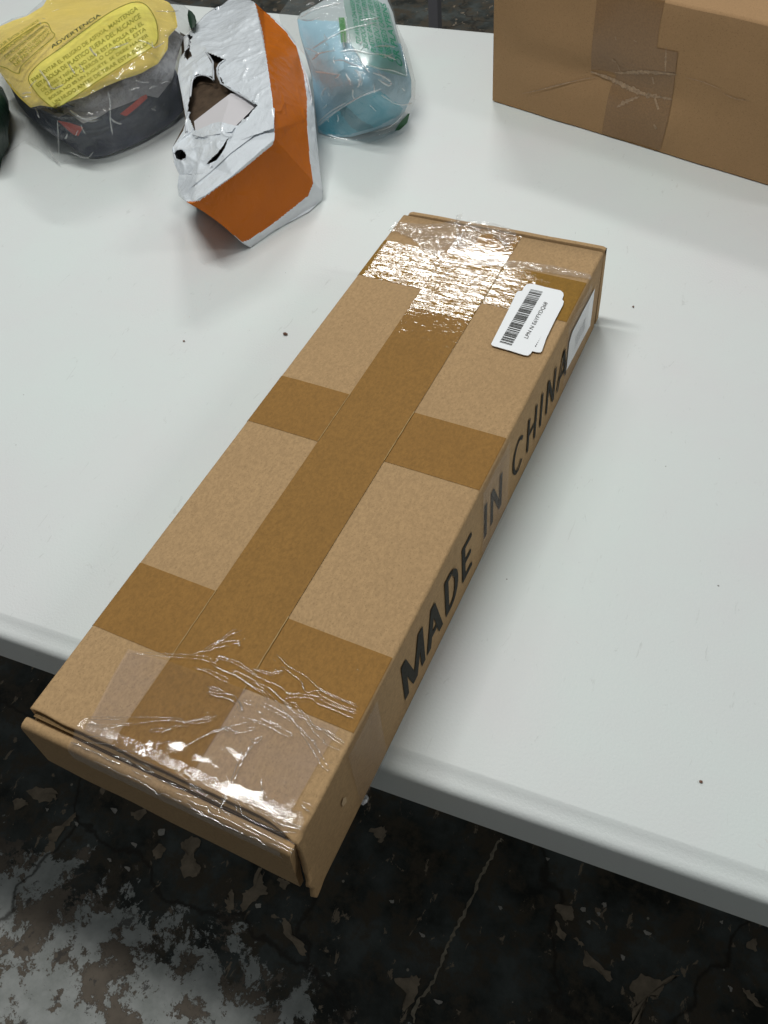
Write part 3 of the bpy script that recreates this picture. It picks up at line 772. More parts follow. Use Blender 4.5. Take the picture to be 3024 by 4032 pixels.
RF = [([(715,150),(720,175),(760,180),(830,182)], 1.6), ([(390,130),(430,135)], 1.6), ([(500,148),(530,155)], 1.4), [(420,180),(520,190),(640,200),(720,215)], ([(660,155),(690,148)], 1.4), ([(970,260),(1000,235),(1025,205)], 1.4),
      ([(735,275),(760,290)], 1.3), [(540,300),(620,270),(740,268),(860,285)], [(760,360),(840,340),(920,315),(1000,300)], ([(1275,240),(1300,270),(1335,300)], 1.2), ([(1360,275),(1390,310),(1410,365)], 1.4), ([(325,208),(335,215)], 1.8),
      ([(1030,160),(1040,175)], 1.8), [(1040,215),(1060,270),(1100,235)], ([(1440,360),(1450,355)], 1.6), [(1000,370),(1080,340),(1140,270)], ([(720,440),(760,430),(810,410)], 1.6), [(950,60),(940,150),(955,250),(940,350)]]
ridges('tape_folds', RF, ze, w=0.00032)

# ---- printed side text and labels
FONT = None
def text_mesh(body, size=1.0, spacing=1.0, bold=0.0):
    cu = bpy.data.curves.new('t', 'FONT'); cu.body = body; cu.size = size; cu.space_character = spacing; cu.offset = bold
    cu.resolution_u = 4
    ob = bpy.data.objects.new('t', cu); COL.objects.link(ob)
    bpy.context.view_layer.update()
    dg = bpy.context.evaluated_depsgraph_get()
    me = bpy.data.meshes.new_from_object(ob.evaluated_get(dg))
    vs = [v.co.copy() for v in me.vertices]; fs = [list(p.vertices) for p in me.polygons]
    bpy.data.objects.remove(ob); bpy.data.curves.remove(cu); bpy.data.meshes.remove(me)
    return vs, fs
def subdiv(vs, fs, maxe):
    bm = bmesh.new(); V = [bm.verts.new(v) for v in vs]
    for f in fs:
        try: bm.faces.new([V[i] for i in f])
        except Exception: pass
    for _ in range(4):
        es = [e for e in bm.edges if e.calc_length() > maxe]
        if not es: break
        bmesh.ops.subdivide_edges(bm, edges=es, cuts=1)
    bm.verts.index_update()
    v2 = [v.co.copy() for v in bm.verts]; f2 = [[v.index for v in f.verts] for f in bm.faces]
    bm.free(); return v2, f2
def fit_text(body, w, h, spacing=1.0, bold=0.0):
    vs, fs = text_mesh(body, 1.0, spacing, bold)
    x0 = min(v.x for v in vs); x1 = max(v.x for v in vs); y0 = min(v.y for v in vs); y1 = max(v.y for v in vs)
    return [Vector(((v.x-x0)/(x1-x0)*w, (v.y-y0)/(y1-y0)*h, 0)) for v in vs], fs
off_ = 0.0008
def glyph(ch, w, k):
    """list of quads in a unit-high box of width w, stroke k"""
    V = lambda x0, x1, ww=k: [(x0, 0), (x0 + ww, 0), (x1 + ww, 1), (x1, 1)]
    B = lambda x0, y0, x1, y1: [(x0, y0), (x1, y0), (x1, y1), (x0, y1)]
    kd = k*1.12
    if ch == 'I': return [V(0, 0)]
    if ch == 'M': return [V(0, 0), V(w-k, w-k), [(w/2 - kd*.5, 0), (w/2 + kd*.5, 0), (k*1.15, 1), (0, 1)], [(w/2 - kd*.5, 0), (w/2 + kd*.5, 0), (w, 1), (w - k*1.15, 1)]]
    if ch == 'N': return [V(0, 0), V(w-k, w-k), [(w - k*1.1, 0), (w, 0), (k*1.1, 1), (0, 1)]]
    if ch == 'A': return [[(0, 0), (kd, 0), (w/2 + kd*.5, 1), (w/2 - kd*.5, 1)], [(w - kd, 0), (w, 0), (w/2 + kd*.5, 1), (w/2 - kd*.5, 1)], B(w*.2, .24, w*.8, .24 + k*.85)]
    if ch == 'E': return [V(0, 0), B(0, 0, w, k*.85), B(0, 1 - k*.85, w*.97, 1), B(0, .5 - k*.38, w*.9, .5 + k*.42)]
    if ch == 'H': return [V(0, 0), V(w-k, w-k), B(0, .5 - k*.4, w, .5 + k*.45)]
    out = []
    n = 22
    if ch == 'D':
        out = [V(0, 0), B(0, 0, w*.45, k*.85), B(0, 1 - k*.85, w*.45, 1)]
        a0, a1, cx, rx = -90, 90, w*.42, w*.58
    else:
        a0, a1, cx, rx = 42, 318, w*.52, w*.52
    for i in range(n):
        q = []
        for a, rr in ((a0 + (a1-a0)*i/n, 1), (a0 + (a1-a0)*(i+1)/n, 1), (a0 + (a1-a0)*(i+1)/n, 0), (a0 + (a1-a0)*i/n, 0)):
            t = math.radians(a); q.append((cx + (rx - (0 if rr else k))*math.cos(t), .5 + (.5 - (0 if rr else k*.85))*math.sin(t)))
        out.append(q)
    return out
for wd, k, z0_, z1_, spans in (
        ('MADE', 0.145, (0.0175, 0.0180), (0.0580, 0.0560), ((0.1155, 0.1465), (0.1490, 0.1750), (0.1800, 0.2010), (0.2085, 0.2255))),
        ('IN', 0.135, (0.0190, 0.0190), (0.0550, 0.0550), ((0.2480, 0.2545), (0.2600, 0.2815))),
        ('CHINA', 0.11, (0.0190, 0.0190), (0.0545, 0.0535), ((0.3030, 0.3260), (0.3335, 0.3530), (0.3620, 0.3670), (0.3760, 0.3960), (0.4020, 0.4275)))):
    mb = MB(); cnt = 0
    for li, (ch, (a, b)) in enumerate(zip(wd, spans)):
        t = li/(len(wd) - 1); zlo = z0_[0] + (z0_[1] - z0_[0])*t; zhi = z1_[0] + (z1_[1] - z1_[0])*t; hh = zhi - zlo
        for q in glyph(ch, (b - a)/hh, k):
            lift = 0.0007 + (cnt % 30)*0.000012; cnt += 1
            mb.add([(W + lift, a + x*hh, zlo + y*hh) for x, y in q], [(0, 1, 2, 3)])
    mb.build('printed_text', m_ink, box)

# big sticker on the lid
def zl6(a, b): return pz(1900 + a/3.19, 1050 + b/3.19, H + 0.0019)
raw = [(590,213),(640,215),(800,258),(980,298),(1015,330),(1018,360),(1000,408),(1020,435),(1012,475),(900,690),(800,900),(745,1060),(725,1076),(690,1075),(625,1060),(600,1095),(570,1116),(530,1112),(330,1050),(125,992),(108,970),(120,945),(250,690),(350,490),(425,325),(445,308),(500,300),(525,250),(555,222)]
P = [zl6(a, b) for a, b in raw]
mb = MB(); c = sum(P, Vector())/len(P)
top_ = [p for p in P]; bot = [p - Vector((0, 0, 0.0004)) for p in P]
n = len(P)
mb.add([c] + top_ + bot, [(0, i+1, (i+1) % n + 1) for i in range(n)] + [(i+1, n+i+1, n+(i+1) % n+1, (i+1) % n+1) for i in range(n)])
lab = mb.build('sticker', m_paper, box)
def quadmap(q):
    a, b, c_, d = [zl6(*p) + Vector((0, 0, 0.0002)) for p in q]   # origin, +s, +s+t, +t
    return lambda s, t: (a*(1-s) + b*s)*(1-t) + (d*(1-s) + c_*s)*t
bq = quadmap([(213,948),(605,285),(758,318),(365,992)])
mb = MB(); s = 0.0; random.seed(3)
while s < 1:
    w_ = random.choice([0.006, 0.006, 0.011, 0.016]); g = random.choice([0.006, 0.006, 0.011, 0.016])
    e = min(1, s + w_)
    mb.add([bq(s, 0), bq(e, 0), bq(e, 1), bq(s, 1)], [(0, 1, 2, 3)]); s += w_ + g
mb.build('barcode', m_ink, lab)
tq = quadmap([(575,912),(828,462),(775,440),(520,890)])
vs, fs = fit_text('LPN N E6YFYDQ68', 1, 1)
mb = MB(); mb.add([tq(v.x, v.y) for v in vs], fs)
tq = quadmap([(672,1008),(742,870),(735,868),(655,1003)])
for k in range(6):
    e = 0.1*(1 - k*0.12)
    mb.add([tq(k*.17, .1), tq(k*.17 + e, .1), tq(k*.17 + e, .9 - k*.1), tq(k*.17, .9 - k*.1)], [(0, 1, 2, 3)])
mb.build('sticker_text', m_ink, lab)
# side sticker under the clear tape
mb = MB()
ys = [0.4262 + (0.4905 - 0.4262)*k/14 for k in range(15)]
rows = []
for y in ys:
    t = (y - 0.4262)/0.0643
    zt = 0.0580 - 0.0015*t - (0.006 if t < 0.01 else 0); zb3 = 0.0228 - 0.0042*t
    rows.append([(W + 0.0009 + 0.0003*noise.noise(Vector((y*150, z_*5, 0))), y, zt + (zb3 - zt)*z_/8) for z_ in range(9)])
mb.grid(rows)
sl = mb.build('sticker', m_paper, box, True); sl['label'] = 'scuffed white side sticker under clear tape'
mb = MB(); random.seed(5); y = 0.444
while y < 0.470:
    w_ = random.choice([.0003, .0006]); mb.add([(W + .00125, y, .031), (W + .00125, y + w_, .031), (W + .00125, y + w_, .044), (W + .00125, y, .044)], [(0, 1, 2, 3)]); y += w_ + random.choice([.0008, .0014])
mb.build('barcode', m_paper_grey, sl)
# small torn paper nick on side near the corner
mb = MB(); pts = [(1352,3143),(1363,3138),(1365,3158),(1351,3176),(1345,3165)]
mb.add([px_(a, b, W + .0009) for a, b in pts], [tuple(range(5))]); mb.build('torn_spot', plain('torn_paper', (0.55, 0.40, 0.24), 0.8, .2), box)
# scrap of clear film caught under the box edge
sc_ = relief('plastic_scrap', [(1418,3150),(1430,3135),(1445,3128),(1452,3142),(1445,3160),(1430,3172),(1420,3165)], lambda u, v: -0.035, plain('white_film_scrap', (.7, .72, .74), .2, .5, bs=500, bstr=1), None, None, 60, 8, lambda P, u, v, r: 0.002*noise.noise(P*300))
tag(sc_, 'small shiny white plastic scrap caught on the table edge by the box corner', 'plastic scrap')

# ------------------------------------------------------------------ large box at the back
bx, by, yaw, bh = -0.04963, 0.85291, -0.24133, 0.14344
dv = Vector((math.cos(yaw), math.sin(yaw), 0)); dn = Vector((-math.sin(yaw), math.cos(yaw), 0)); o3 = Vector((bx, by, 0))
big = empty('large_cardboard_box', (bx, by, 0)); tag(big, 'large tall brown cardboard box with a crushed tape seam, behind the long box', 'box')
BL, BD = 0.47, 0.22
def bp(a, d, z): return o3 + dv*a + dn*d + Vector((0, 0, z))
NX, NZ = 90, 36
rows = []
for j in range(NZ + 1):
    z = 0.0012 + (bh - 0.0012)*j/NZ; row = []
    for i in range(NX + 1):
        a = BL*i/NX
        zc = 0.060 - 0.02*abs(a - 0.13) + 0.006*noise.noise(Vector((a*25, 0, 2)))
        dent = -0.0035*math.exp(-((z - zc)/0.016)**2)*math.exp(-((a - 0.14)/0.10)**2)
        d = -dent + 0.0016*noise.noise(Vector((a*18, z*18, 0))) * (1 if 0 < i else 0)
        e = j/NZ
        d += 0.0012*math.exp(-(1 - e)*18)
        row.append(bp(a, d, z))
    rows.append(row)
mb = MB(); mb.grid(rows)
front = rows[-1]; 
# top edge rolls over into the top flap
top1 = [p + dn*0.0015 + Vector((0, 0, 0.0016)) for p in front]; top2 = [p + dn*0.004 + Vector((0, 0, 0.0022)) for p in front]; top3 = [p + dn*0.11 + Vector((0, 0, 0.0024)) for p in front]; top4 = [p + dn*BD + Vector((0, 0, 0.002)) for p in front]
mb.grid([front, top1, top2, top3, top4])
mb.add([bp(0, 0, .0012), bp(0, 0, bh), bp(0, BD, bh), bp(0, BD, .0012)], [(0, 3, 2, 1)])
mb.add([bp(BL, 0, .0012), bp(BL, 0, bh), bp(BL, BD, bh), bp(BL, BD, .0012)], [(0, 1, 2, 3)])
mb.add([bp(0, BD, .0012), bp(0, BD, bh), bp(BL, BD, bh), bp(BL, BD, .0012)], [(0, 3, 2, 1)])
mb.add([bp(0, 0, .0012), bp(BL, 0, .0012), bp(BL, BD, .0012), bp(0, BD, .0012)], [(0, 3, 2, 1)])
mb.build('box_body', m_card_big, big, True).modifiers.new('split', 'EDGE_SPLIT').split_angle = math.radians(50)
def on_big(u, v, off=0.0003):
    # point of the front face under a pixel
    d = ray(u, v); t = ((o3 - CAM).dot(dn)) / d.dot(dn); q = CAM + d*t
    a = (q - o3).dot(dv); z = q.z
    zc = 0.060 - 0.02*abs(a - 0.13) + 0.006*noise.noise(Vector((a*25, 0, 2)))
    dent = -0.0035*math.exp(-((z - zc)/0.016)**2)*math.exp(-((a - 0.14)/0.10)**2)
    dd = -dent + 0.0016*noise.noise(Vector((a*18, z*18, 0))) + 0.0012*math.exp(-(1 - z/bh)*18)
    return bp(a, dd - off, min(z, bh + .002))
def z4(a, b): return (1850 + a*0.7077, b*0.7077)
def big_patch(name, lq, rq, mat, off=0.0003, n1=40, n2=24):
    rows = []
    Lc = catmull([Vector((*z4(*p), 0)) for p in lq], 10); Rc = catmull([Vector((*z4(*p), 0)) for p in rq], 10)
    for a, b in zip(Lc, Rc):
        rows.append([on_big(*(a.lerp(b, k/n2)).xy, off) for k in range(n2 + 1)])
    mb = MB(); mb.grid(rows); return mb.build(name, mat, big, True)
big_patch('tape_strip', [(714,-130),(700,60),(685,220),(665,395)], [(1085,-110),(1078,20),(1055,150),(1030,395)], m_tape_big)
big_patch('tape_strip', [(700,395),(800,420),(775,500),(755,620),(735,738)], [(1160,290),(1140,420),(1125,520),(1100,680),(1058,835)], m_tape_big, 0.0005)
big_patch('tape_strip', [(1040,265),(1035,330),(1030,395)], [(1160,290),(1150,350),(1145,400)], m_tape_big, 0.0007)
# scuffed crease marks
m_scuff = plain('scuffed_board_face', (0.36, 0.245, 0.15), 0.6, 0.4, var=0.35, vs=260)
mb = MB()
def scuff(pts, w):
    C = catmull([Vector((*z4(*p), 0)) for p in pts], 14); vs = []; fs = []; N_ = len(C)
    for i, q in enumerate(C):
        d = (C[min(i+1, N_-1)] - C[max(i-1, 0)]).normalized(); nn_ = Vector((-d.y, d.x, 0))
        ww = 0.9*w*(0.25 + 0.75*math.sin(math.pi*min(1, (i+.5)/N_)))*(0.7 + 0.8*random.random())
        vs += [on_big(*(q + nn_*ww + Vector((random.uniform(-1, 1), random.uniform(-1, 1), 0))*ww*.35).xy, 0.00078), on_big(*(q - nn_*ww*random.uniform(.5, 1.3)).xy, 0.00078)]
        if i: fs.append((2*i-2, 2*i-1, 2*i+1, 2*i))
    mb.add(vs, fs)
scuff([(290,520),(380,500),(480,475),(600,450),(690,435)], 2.0); scuff([(665,405),(760,440),(850,480),(940,520),(1030,540),(1120,555)], 10)
scuff([(800,410),(900,405),(1000,400),(1150,415)], 8); scuff([(820,595),(870,565),(940,540)], 7); scuff([(1020,540),(1050,610)], 6); scuff([(1095,260),(1092,330),(1090,400)], 3)
scuff([(1200,430),(1300,455),(1400,495)], 1.5); scuff([(1410,515),(1480,545),(1560,555)], 1.5); scuff([(790,330),(812,345)], 6); scuff([(1025,690),(1040,715)], 6); scuff([(1015,430),(1020,470)], 5)
scuff([(820,360),(832,400)], 3); scuff([(915,222),(930,232)], 4); scuff([(812,200),(818,220)], 3)
mb.build('scuff_marks', m_scuff, big)

# ------------------------------------------------------------------ orange and white mailer
m_mw = plain('white_poly_film', (0.70, 0.745, 0.79), 0.5, 0.3, coat=0.7, bs=42, bstr=0.6, bd=0.005, var=0.04, vs=25, coat_r=0.10)
m_mo = plain('orange_poly_film', (0.50, 0.125, 0.002), 0.7, 0.08, coat=0.35, bs=45, bstr=0.5, bd=0.004, var=0.06, vs=18, coat_r=0.12)
m_brown_in = plain('brown_torn_lining', (0.075, 0.05, 0.032), 0.8, 0.2, var=0.3, vs=120)
def q2(lst): return [(600 + a/2.074, b/2.074) for a, b in lst]
mail = empty('padded_mailer', pz(1000, 640, 0)); tag(mail, 'torn white poly mailer with a wide orange stripe, standing between the two clear bags', 'mailer')
out = q2([(640,-20),(760,-25),(835,20),(900,80),(1010,165),(1100,250),(1170,345),(1205,470),(1270,620),(1320,880),(1345,1150),(1370,1400),(1392,1560),(1388,1630),(1280,1730),(1000,1880),(800,2022),(740,1990),(560,1830),(420,1730),(280,1650),(215,1600),(205,1520),(222,1430),(180,1340),(160,1210),(250,1070),(275,980),(240,780),(205,600),(220,480),(262,420),(252,300),(290,280),(350,210),(430,120),(500,70),(570,40)])
ctrl = [(985,972,0.001),(950,955,.001),(1268,790,.001),(1269,752,.004),(1082,545,.086),(1082,511,.088),(1072,386,.094),(1048,231,.088),(1005,14,.060),
        (1241,458,.045),(1178,217,.050),(1120,130,.048),(1040,50,.045),(704,733,.036),(700,770,.030),(735,800,.030),(682,578,.052),(735,482,.058),(701,289,.055),(725,135,.050),(841,48,.040),(908,0,.036),(960,-12,.036),
        (762,800,.036),(915,690,.064),(850,560,.074),(900,400,.082),(880,230,.076),(1207,434,.056),
        (780,640,.058)]
_b, _c, _d = pz(985, 972, 0.001), pz(1268, 790, 0.001), pz(1082, 545, 0.084)
_n = (_c - _b).cross(_d - _b)
def front_z(u, v):
    d = ray(u, v); return max(.0008, (CAM + d*((_b - CAM).dot(_n)/d.dot(_n))).z)
ctrl = [(u, v, front_z(u, v) if (u, v) in ((762,800), (915,690), (735,800), (950,955), (1269,752), (1082,545)) else z) for u, v, z in ctrl]
_front = [(1082,545),(1269,752),(1268,790),(985,972),(735,800),(762,800),(915,690)]
zmt = tri_height(ctrl, [(4,5),(5,6),(6,7),(7,8),(4,3),(4,24),(24,23)])
orange1 = q2([(835,15),(850,60),(900,260),(945,560),(980,800),(998,1060),(985,1180),(900,1250),(720,1400),(560,1510),(440,1600),(380,1640),(250,1650),(420,1740),(600,1870),(735,1975),(790,1960),(1020,1800),(1270,1600),(1312,1500),(1285,1300),(1262,1000),(1262,800),(1235,600),(1175,380),(1090,260),(980,150),(870,40)])
def zm0(u, v): return front_z(u, v) if inside((u, v), _front) else zmt(u, v)
def mail_disp(P, u, v, r):
    top_w = 1.0 if not inside((u, v), orange1) else 0.45
    front_ = 1.0 if v < 560 + (1083-u)*0.75 else 0.25
    a = noise.noise(P*24)*0.0050 + noise.noise(P*70 + Vector((4, 4, 4)))*0.0022 + crease(P, 32, 2)**4*0.0042 + crease(P, 85, 7)**4*0.0014
    return a*top_w*front_ if r < .98 else a*.3*front_
holes = [q2([(300,800),(318,660),(365,612),(440,610),(500,640),(560,680),(640,722),(720,762),(790,810),(860,862),(800,930),(690,1030),(560,995),(480,1010),(345,1070),(318,1010),(285,930)]),
         q2([(430,420),(600,485),(550,525),(535,590),(585,690),(490,650),(493,560),(480,500)]),
         q2([(262,420),(290,380),(300,300),(262,310),(250,300),(290,280),(330,300),(310,330),(305,400),(325,455),(285,490),(255,460)]),
         q2([(175,1255),(200,1225),(240,1218),(275,1250),(278,1290),(240,1312),(195,1300)]),
         q2([(625,1120),(590,1210),(540,1300),(460,1338),(440,1336),(540,1240)])]
def ragged(poly, k=4.5):
    Q = resample(poly, 60); return [(q.x + k*noise.noise(Vector((q.x*.09, q.y*.09, 3))) + random.uniform(-k, k)*.35, q.y + k*noise.noise(Vector((q.x*.09, q.y*.09, 9))) + random.uniform(-k, k)*.35) for q in Q]
holes = [ragged(h, 6 if i == 0 else 2.5) for i, h in enumerate(holes)]
relief('mailer_film', out, zm0, [m_mw, m_mo], mail, (1000, 560), 420, 130, mail_disp, lambda u, v: 1 if inside((u, v), orange1) else 0, holes, base=0.80)
# torn inside lining below the holes, and the pale inner box corner
def lower(zf, d): return lambda u, v: zf(u, v) - d
relief('torn_lining', q2([(225,260),(420,380),(620,440),(900,860),(760,900),(640,1360),(420,1400),(175,1330),(170,1190),(270,1000),(215,620),(240,420)]), lower(zm0, .012), m_brown_in, mail, q2([(420,760)])[0], 160, 20)
m_in_w = plain('pale_inner_box', (0.62, 0.60, 0.62), 0.5, 0.3)
relief('inner_carton', q2([(340,990),(450,905),(560,820),(640,762),(760,770),(850,860),(780,930),(680,1030),(560,1050),(430,1110),(350,1060)]), lower(zm0, .003), m_in_w, mail, None, 120, 14)
# curled film rims round the tears
m_rim = plain('film_rim', (0.55, 0.58, 0.62), 0.3, 0.5, coat=.5)
mb = MB()
def rim(pts, w=0.0010, dz=0.0018):
    P3 = [pz(a, b, zm0(a, b)) + (CAM - pz(a, b, zm0(a, b))).normalized()*dz for a, b in q2(pts)]
    C = catmull(P3, 4); rows = []
    for i, c in enumerate(C):
        d = (C[min(i+1, len(C)-1)] - C[max(i-1, 0)]).normalized(); s_ = d.cross(Vector((0, 0, 1))).normalized(); up = Vector((0, 0, 1))
        ww = w*(0.7 + 0.8*random.random())
        rows.append([c + s_*(ww*math.cos(a)) + up*(ww*0.6*math.sin(a)) for a in [2*math.pi*k/6 for k in range(6)]])
    mb = MB(); mb.grid(rows, 0, True); mb.build('film_rim', m_rim, mail, True)
rim([(310,790),(325,660),(370,620),(440,618),(500,655)]); rim([(560,680),(530,590),(540,530),(590,490)]); rim([(440,425),(490,500),(495,560),(500,655)]); rim([(560,680),(640,730),(750,790),(840,850)])
rim([(175,1255),(200,1225),(240,1218),(275,1250),(278,1290),(240,1312),(195,1300),(175,1255)], 0.0009); rim([(300,920),(275,1000),(280,1080)], .0014); rim([(330,1100),(450,1120),(640,1075)], .0007); rim([(262,420),(300,380)], .001)
# folded film flaps catching the light
relief('film_fold', q2([(215,1430),(300,1540),(420,1400),(600,1250),(850,1100),(1000,1080),(995,1150),(930,1220),(720,1395),(440,1590),(340,1640),(230,1600),(205,1520)]), lambda u, v: zm0(u, v) + .0022, m_mw, mail, q2([(600,1400)])[0], 160, 20, lambda P, u, v, r: 0.0012*noise.noise(P*60)*(1-r))
relief('film_fold', q2([(300,1545),(370,1480),(500,1340),(620,1180),(700,1040),(900,890),(1000,880),(990,1050),(880,1070),(640,1250),(480,1400)]), lambda u, v: zm0(u, v) + .0032, m_mw, mail, q2([(680,1160)])[0], 160, 20, lambda P, u, v, r: 0.0014*noise.noise(P*50)*(1-r))
relief('film_fold', q2([(340,1110),(480,1010),(560,995),(680,1030),(650,1075),(500,1100),(350,1125)]), lambda u, v: zm0(u, v) + .0012, m_mw, mail, None, 100, 12, lambda P, u, v, r: 0.0016*noise.noise(P*90)*(1-r))

# ------------------------------------------------------------------ clear bag with yellow bundle
def q1(lst): return [(a/2.074, b/2.074) for a, b in lst]
def fold_noise(amp, sc, seed=0):
    return lambda P, u, v, r: amp*(noise.noise(P*sc + Vector((seed, 0, 0))) + 0.5*noise.noise(P*sc*2.3 + Vector((0, seed, 0))))*(1 - r**6)
m_navy = plain('navy_cloth', (0.035, 0.04, 0.068), 0.9, 0.2, bs=900, bstr=0.3, var=0.3, vs=40)
m_grey = plain('grey_fleece_cloth', (0.33, 0.32, 0.335), 0.95, 0.1, bs=260, bstr=0.8, bd=0.003, var=0.3, vs=60)
m_yel = plain('yellow_cloth', (0.92, 0.70, 0.13), 0.8, 0.2, bs=500, bstr=0.2, var=0.08, vs=20)
m_red = plain('red_trim', (0.45, 0.045, 0.03), 0.8, 0.2, var=0.15, vs=90)
zc_n = idw([(347,622,.002),(434,612,.002),(560,560,.003),(675,487,.004),(723,434,.008),(200,570,.004),(110,490,.008),(60,400,.02),(345,540,.022),(345,480,.042),(434,434,.048),(600,370,.045),(690,330,.04),(230,470,.042),(130,400,.045),(400,200,.05),(500,500,.022),(600,450,.022)])
navy = relief('folded_cloth', q1([(20,520),(80,700),(150,850),(240,960),(400,1080),(560,1180),(640,1240),(720,1285),(800,1290),(900,1262),(1080,1190),(1250,1100),(1400,1010),(1500,900),(1490,700),(1400,500),(1000,500),(500,700),(200,500)]), zc_n, m_navy, None, q1([(800,850)])[0], 260, 50, lambda P, u, v, r: (0.004*noise.noise(P*24 + Vector((3, 0, 0))) + 0.0045*crease(Vector((P.x*.4, P.y*.4, P.z*2)), 60, 2)**3 + .0015*noise.noise(P*80))*(1 - r**6), base=0.9)
tag(navy, 'dark navy folded cloth at the bottom of the clear bag under the yellow cloth', 'cloth')
red = [relief('red_trim', q1([(470,985),(560,1000),(680,1040),(640,1110),(600,1100),(540,1050)]), lambda u, v: zc_n(u, v) + .0050, m_red, navy, None, 60, 8),
       relief('red_trim', q1([(980,930),(1080,850),(1150,790),(1195,770),(1205,800),(1130,870),(1030,950)]), lambda u, v: zc_n(u, v) + .0052, m_red, navy, None, 60, 8)]
zc_g = idw([(231,463,.047),(300,500,.045),(434,434,.050),(578,376,.048),(680,313,.046),(700,200,.045),(337,381,.066),(482,313,.072),(622,251,.074),(400,200,.07),(150,380,.05)])
grey = relief('folded_cloth', q1([(300,880),(480,960),(560,920),(680,1010),(820,950),(900,900),(1030,850),(1200,780),(1290,800),(1410,650),(1440,500),(1500,300),(1420,240),(1200,300),(700,500),(350,700)]), zc_g, m_grey, None, q1([(950,650)])[0], 220, 40,
              lambda P, u, v, r: (0.005*noise.noise(P*38) + 0.004*noise.noise(P*95))*(1 - r**5))
tag(grey, 'light grey fleece cloth squeezed between the yellow and navy cloths', 'cloth')
zc_y = idw([(120,424,.060),(217,424,.070),(337,381,.077),(482,313,.080),(622,251,.080),(660,193,.078),(675,40,.066),(400,200,.094),(200,250,.090),(0,285,.062),(0,120,.080),(120,60,.082),(300,20,.078),(560,100,.088),(300,320,.086),(-100,100,.05),(300,-120,.05)])
yel = relief('folded_cloth', q1([(-160,420),(-60,560),(0,590),(60,680),(150,790),(250,880),(330,860),(450,880),(560,830),(700,790),(850,710),(1000,650),(1150,600),(1290,520),(1370,400),(1375,300),(1450,220),(1430,90),(1380,20),(1200,-60),(900,-220),(500,-200),(350,50),(220,130),(100,170),(0,215),(-160,240)]), zc_y, m_yel, None, q1([(700,400)])[0], 300, 60,
             lambda P, u, v, r: (0.0050*noise.noise(P*18) + 0.0034*crease(P, 20, 6)**3)*(1 - r**8) - 0.010*max(0, (r - .82)/.18)**2)
tag(yel, 'bright yellow folded cloth on top inside the clear bag', 'cloth')
bag1 = empty('clear_bag', pz(350, 450, 0)); tag(bag1, 'clear plastic bag with a Spanish suffocation warning round the yellow and navy clothes', 'plastic bag')
m_bag = film_mat('clear_bag_film', haze=0.09, gl=0.0, rough=0.07, bs=60, bstr=0.8, bd=0.003, hazecol=(.78, .80, .80), cap=.22, frm=1.3)
zb_base = idw([(231,645,.001),(100,560,.002),(347,640,.002),(560,575,.003),(675,500,.004),(735,440,.01),(745,300,.03),(20,600,.002),(10,500,.01),(20,350,.05),(400,200,.098),(200,250,.094),(337,381,.082),(482,313,.085),(622,251,.085),(345,480,.05),(434,434,.056),(0,150,.085),(300,0,.08),(600,80,.09),(700,60,.06)])
def zbag(u, v):
    z = zb_base(u, v)
    if v > 600 or u > 725: return z
    return z
bag_out = q1([(-200,300),(-160,700),(0,1000),(-20,1250),(60,1260),(200,1150),(330,1220),(400,1290),(480,1345),(560,1300),(640,1290),(720,1300),(900,1275),(1100,1200),(1400,1030),(1510,900),(1490,700),(1440,450),(1500,300),(1560,240),(1600,170),(1560,90),(1500,40),(1380,0),(1200,-100),(900,-260),(500,-240),(350,0),(220,120),(100,150),(0,205)])
def bag_z(u, v):
    z = zbag(u, v)
    m = 0
    for f, poly_hi in ((zc_y, 1), (zc_g, 0), (zc_n, 0)):
        pass
    return z
from functools import lru_cache
yo, go_, no_ = [o for o in (None, None, None)]
out_y = q1([(-160,420),(0,590),(250,880),(450,880),(700,790),(1000,650),(1290,520),(1375,300),(1450,220),(1380,20),(900,-220),(350,50),(0,215)])
out_g = q1([(300,880),(480,960),(820,950),(1200,780),(1410,650),(1440,500),(1420,240),(350,700)])
out_n = q1([(20,520),(240,960),(720,1285),(900,1262),(1400,1010),(1500,900),(1400,500),(200,500)])
def bag1_z(u, v):
    z = zb_base(u, v)
    if inside((u, v), out_y): z = max(z, zc_y(u, v) + .0055)
    elif inside((u, v), out_g): z = max(z, zc_g(u, v) + .008)
    elif inside((u, v), out_n): z = max(z, zc_n(u, v) + .0065)
    return z
def film_disp(amp, sc, seed):
    return lambda P, u, v, r: amp*(crease(P, sc, seed)**2 + 0.5*crease(P, sc*2.6, seed+3)**2 - .4)*(1 - r**10) + 0.0005
relief('bag_film', bag_out, bag1_z, m_bag, bag1, q1([(700,600)])[0], 360, 80, film_disp(.0014, 22, 1))
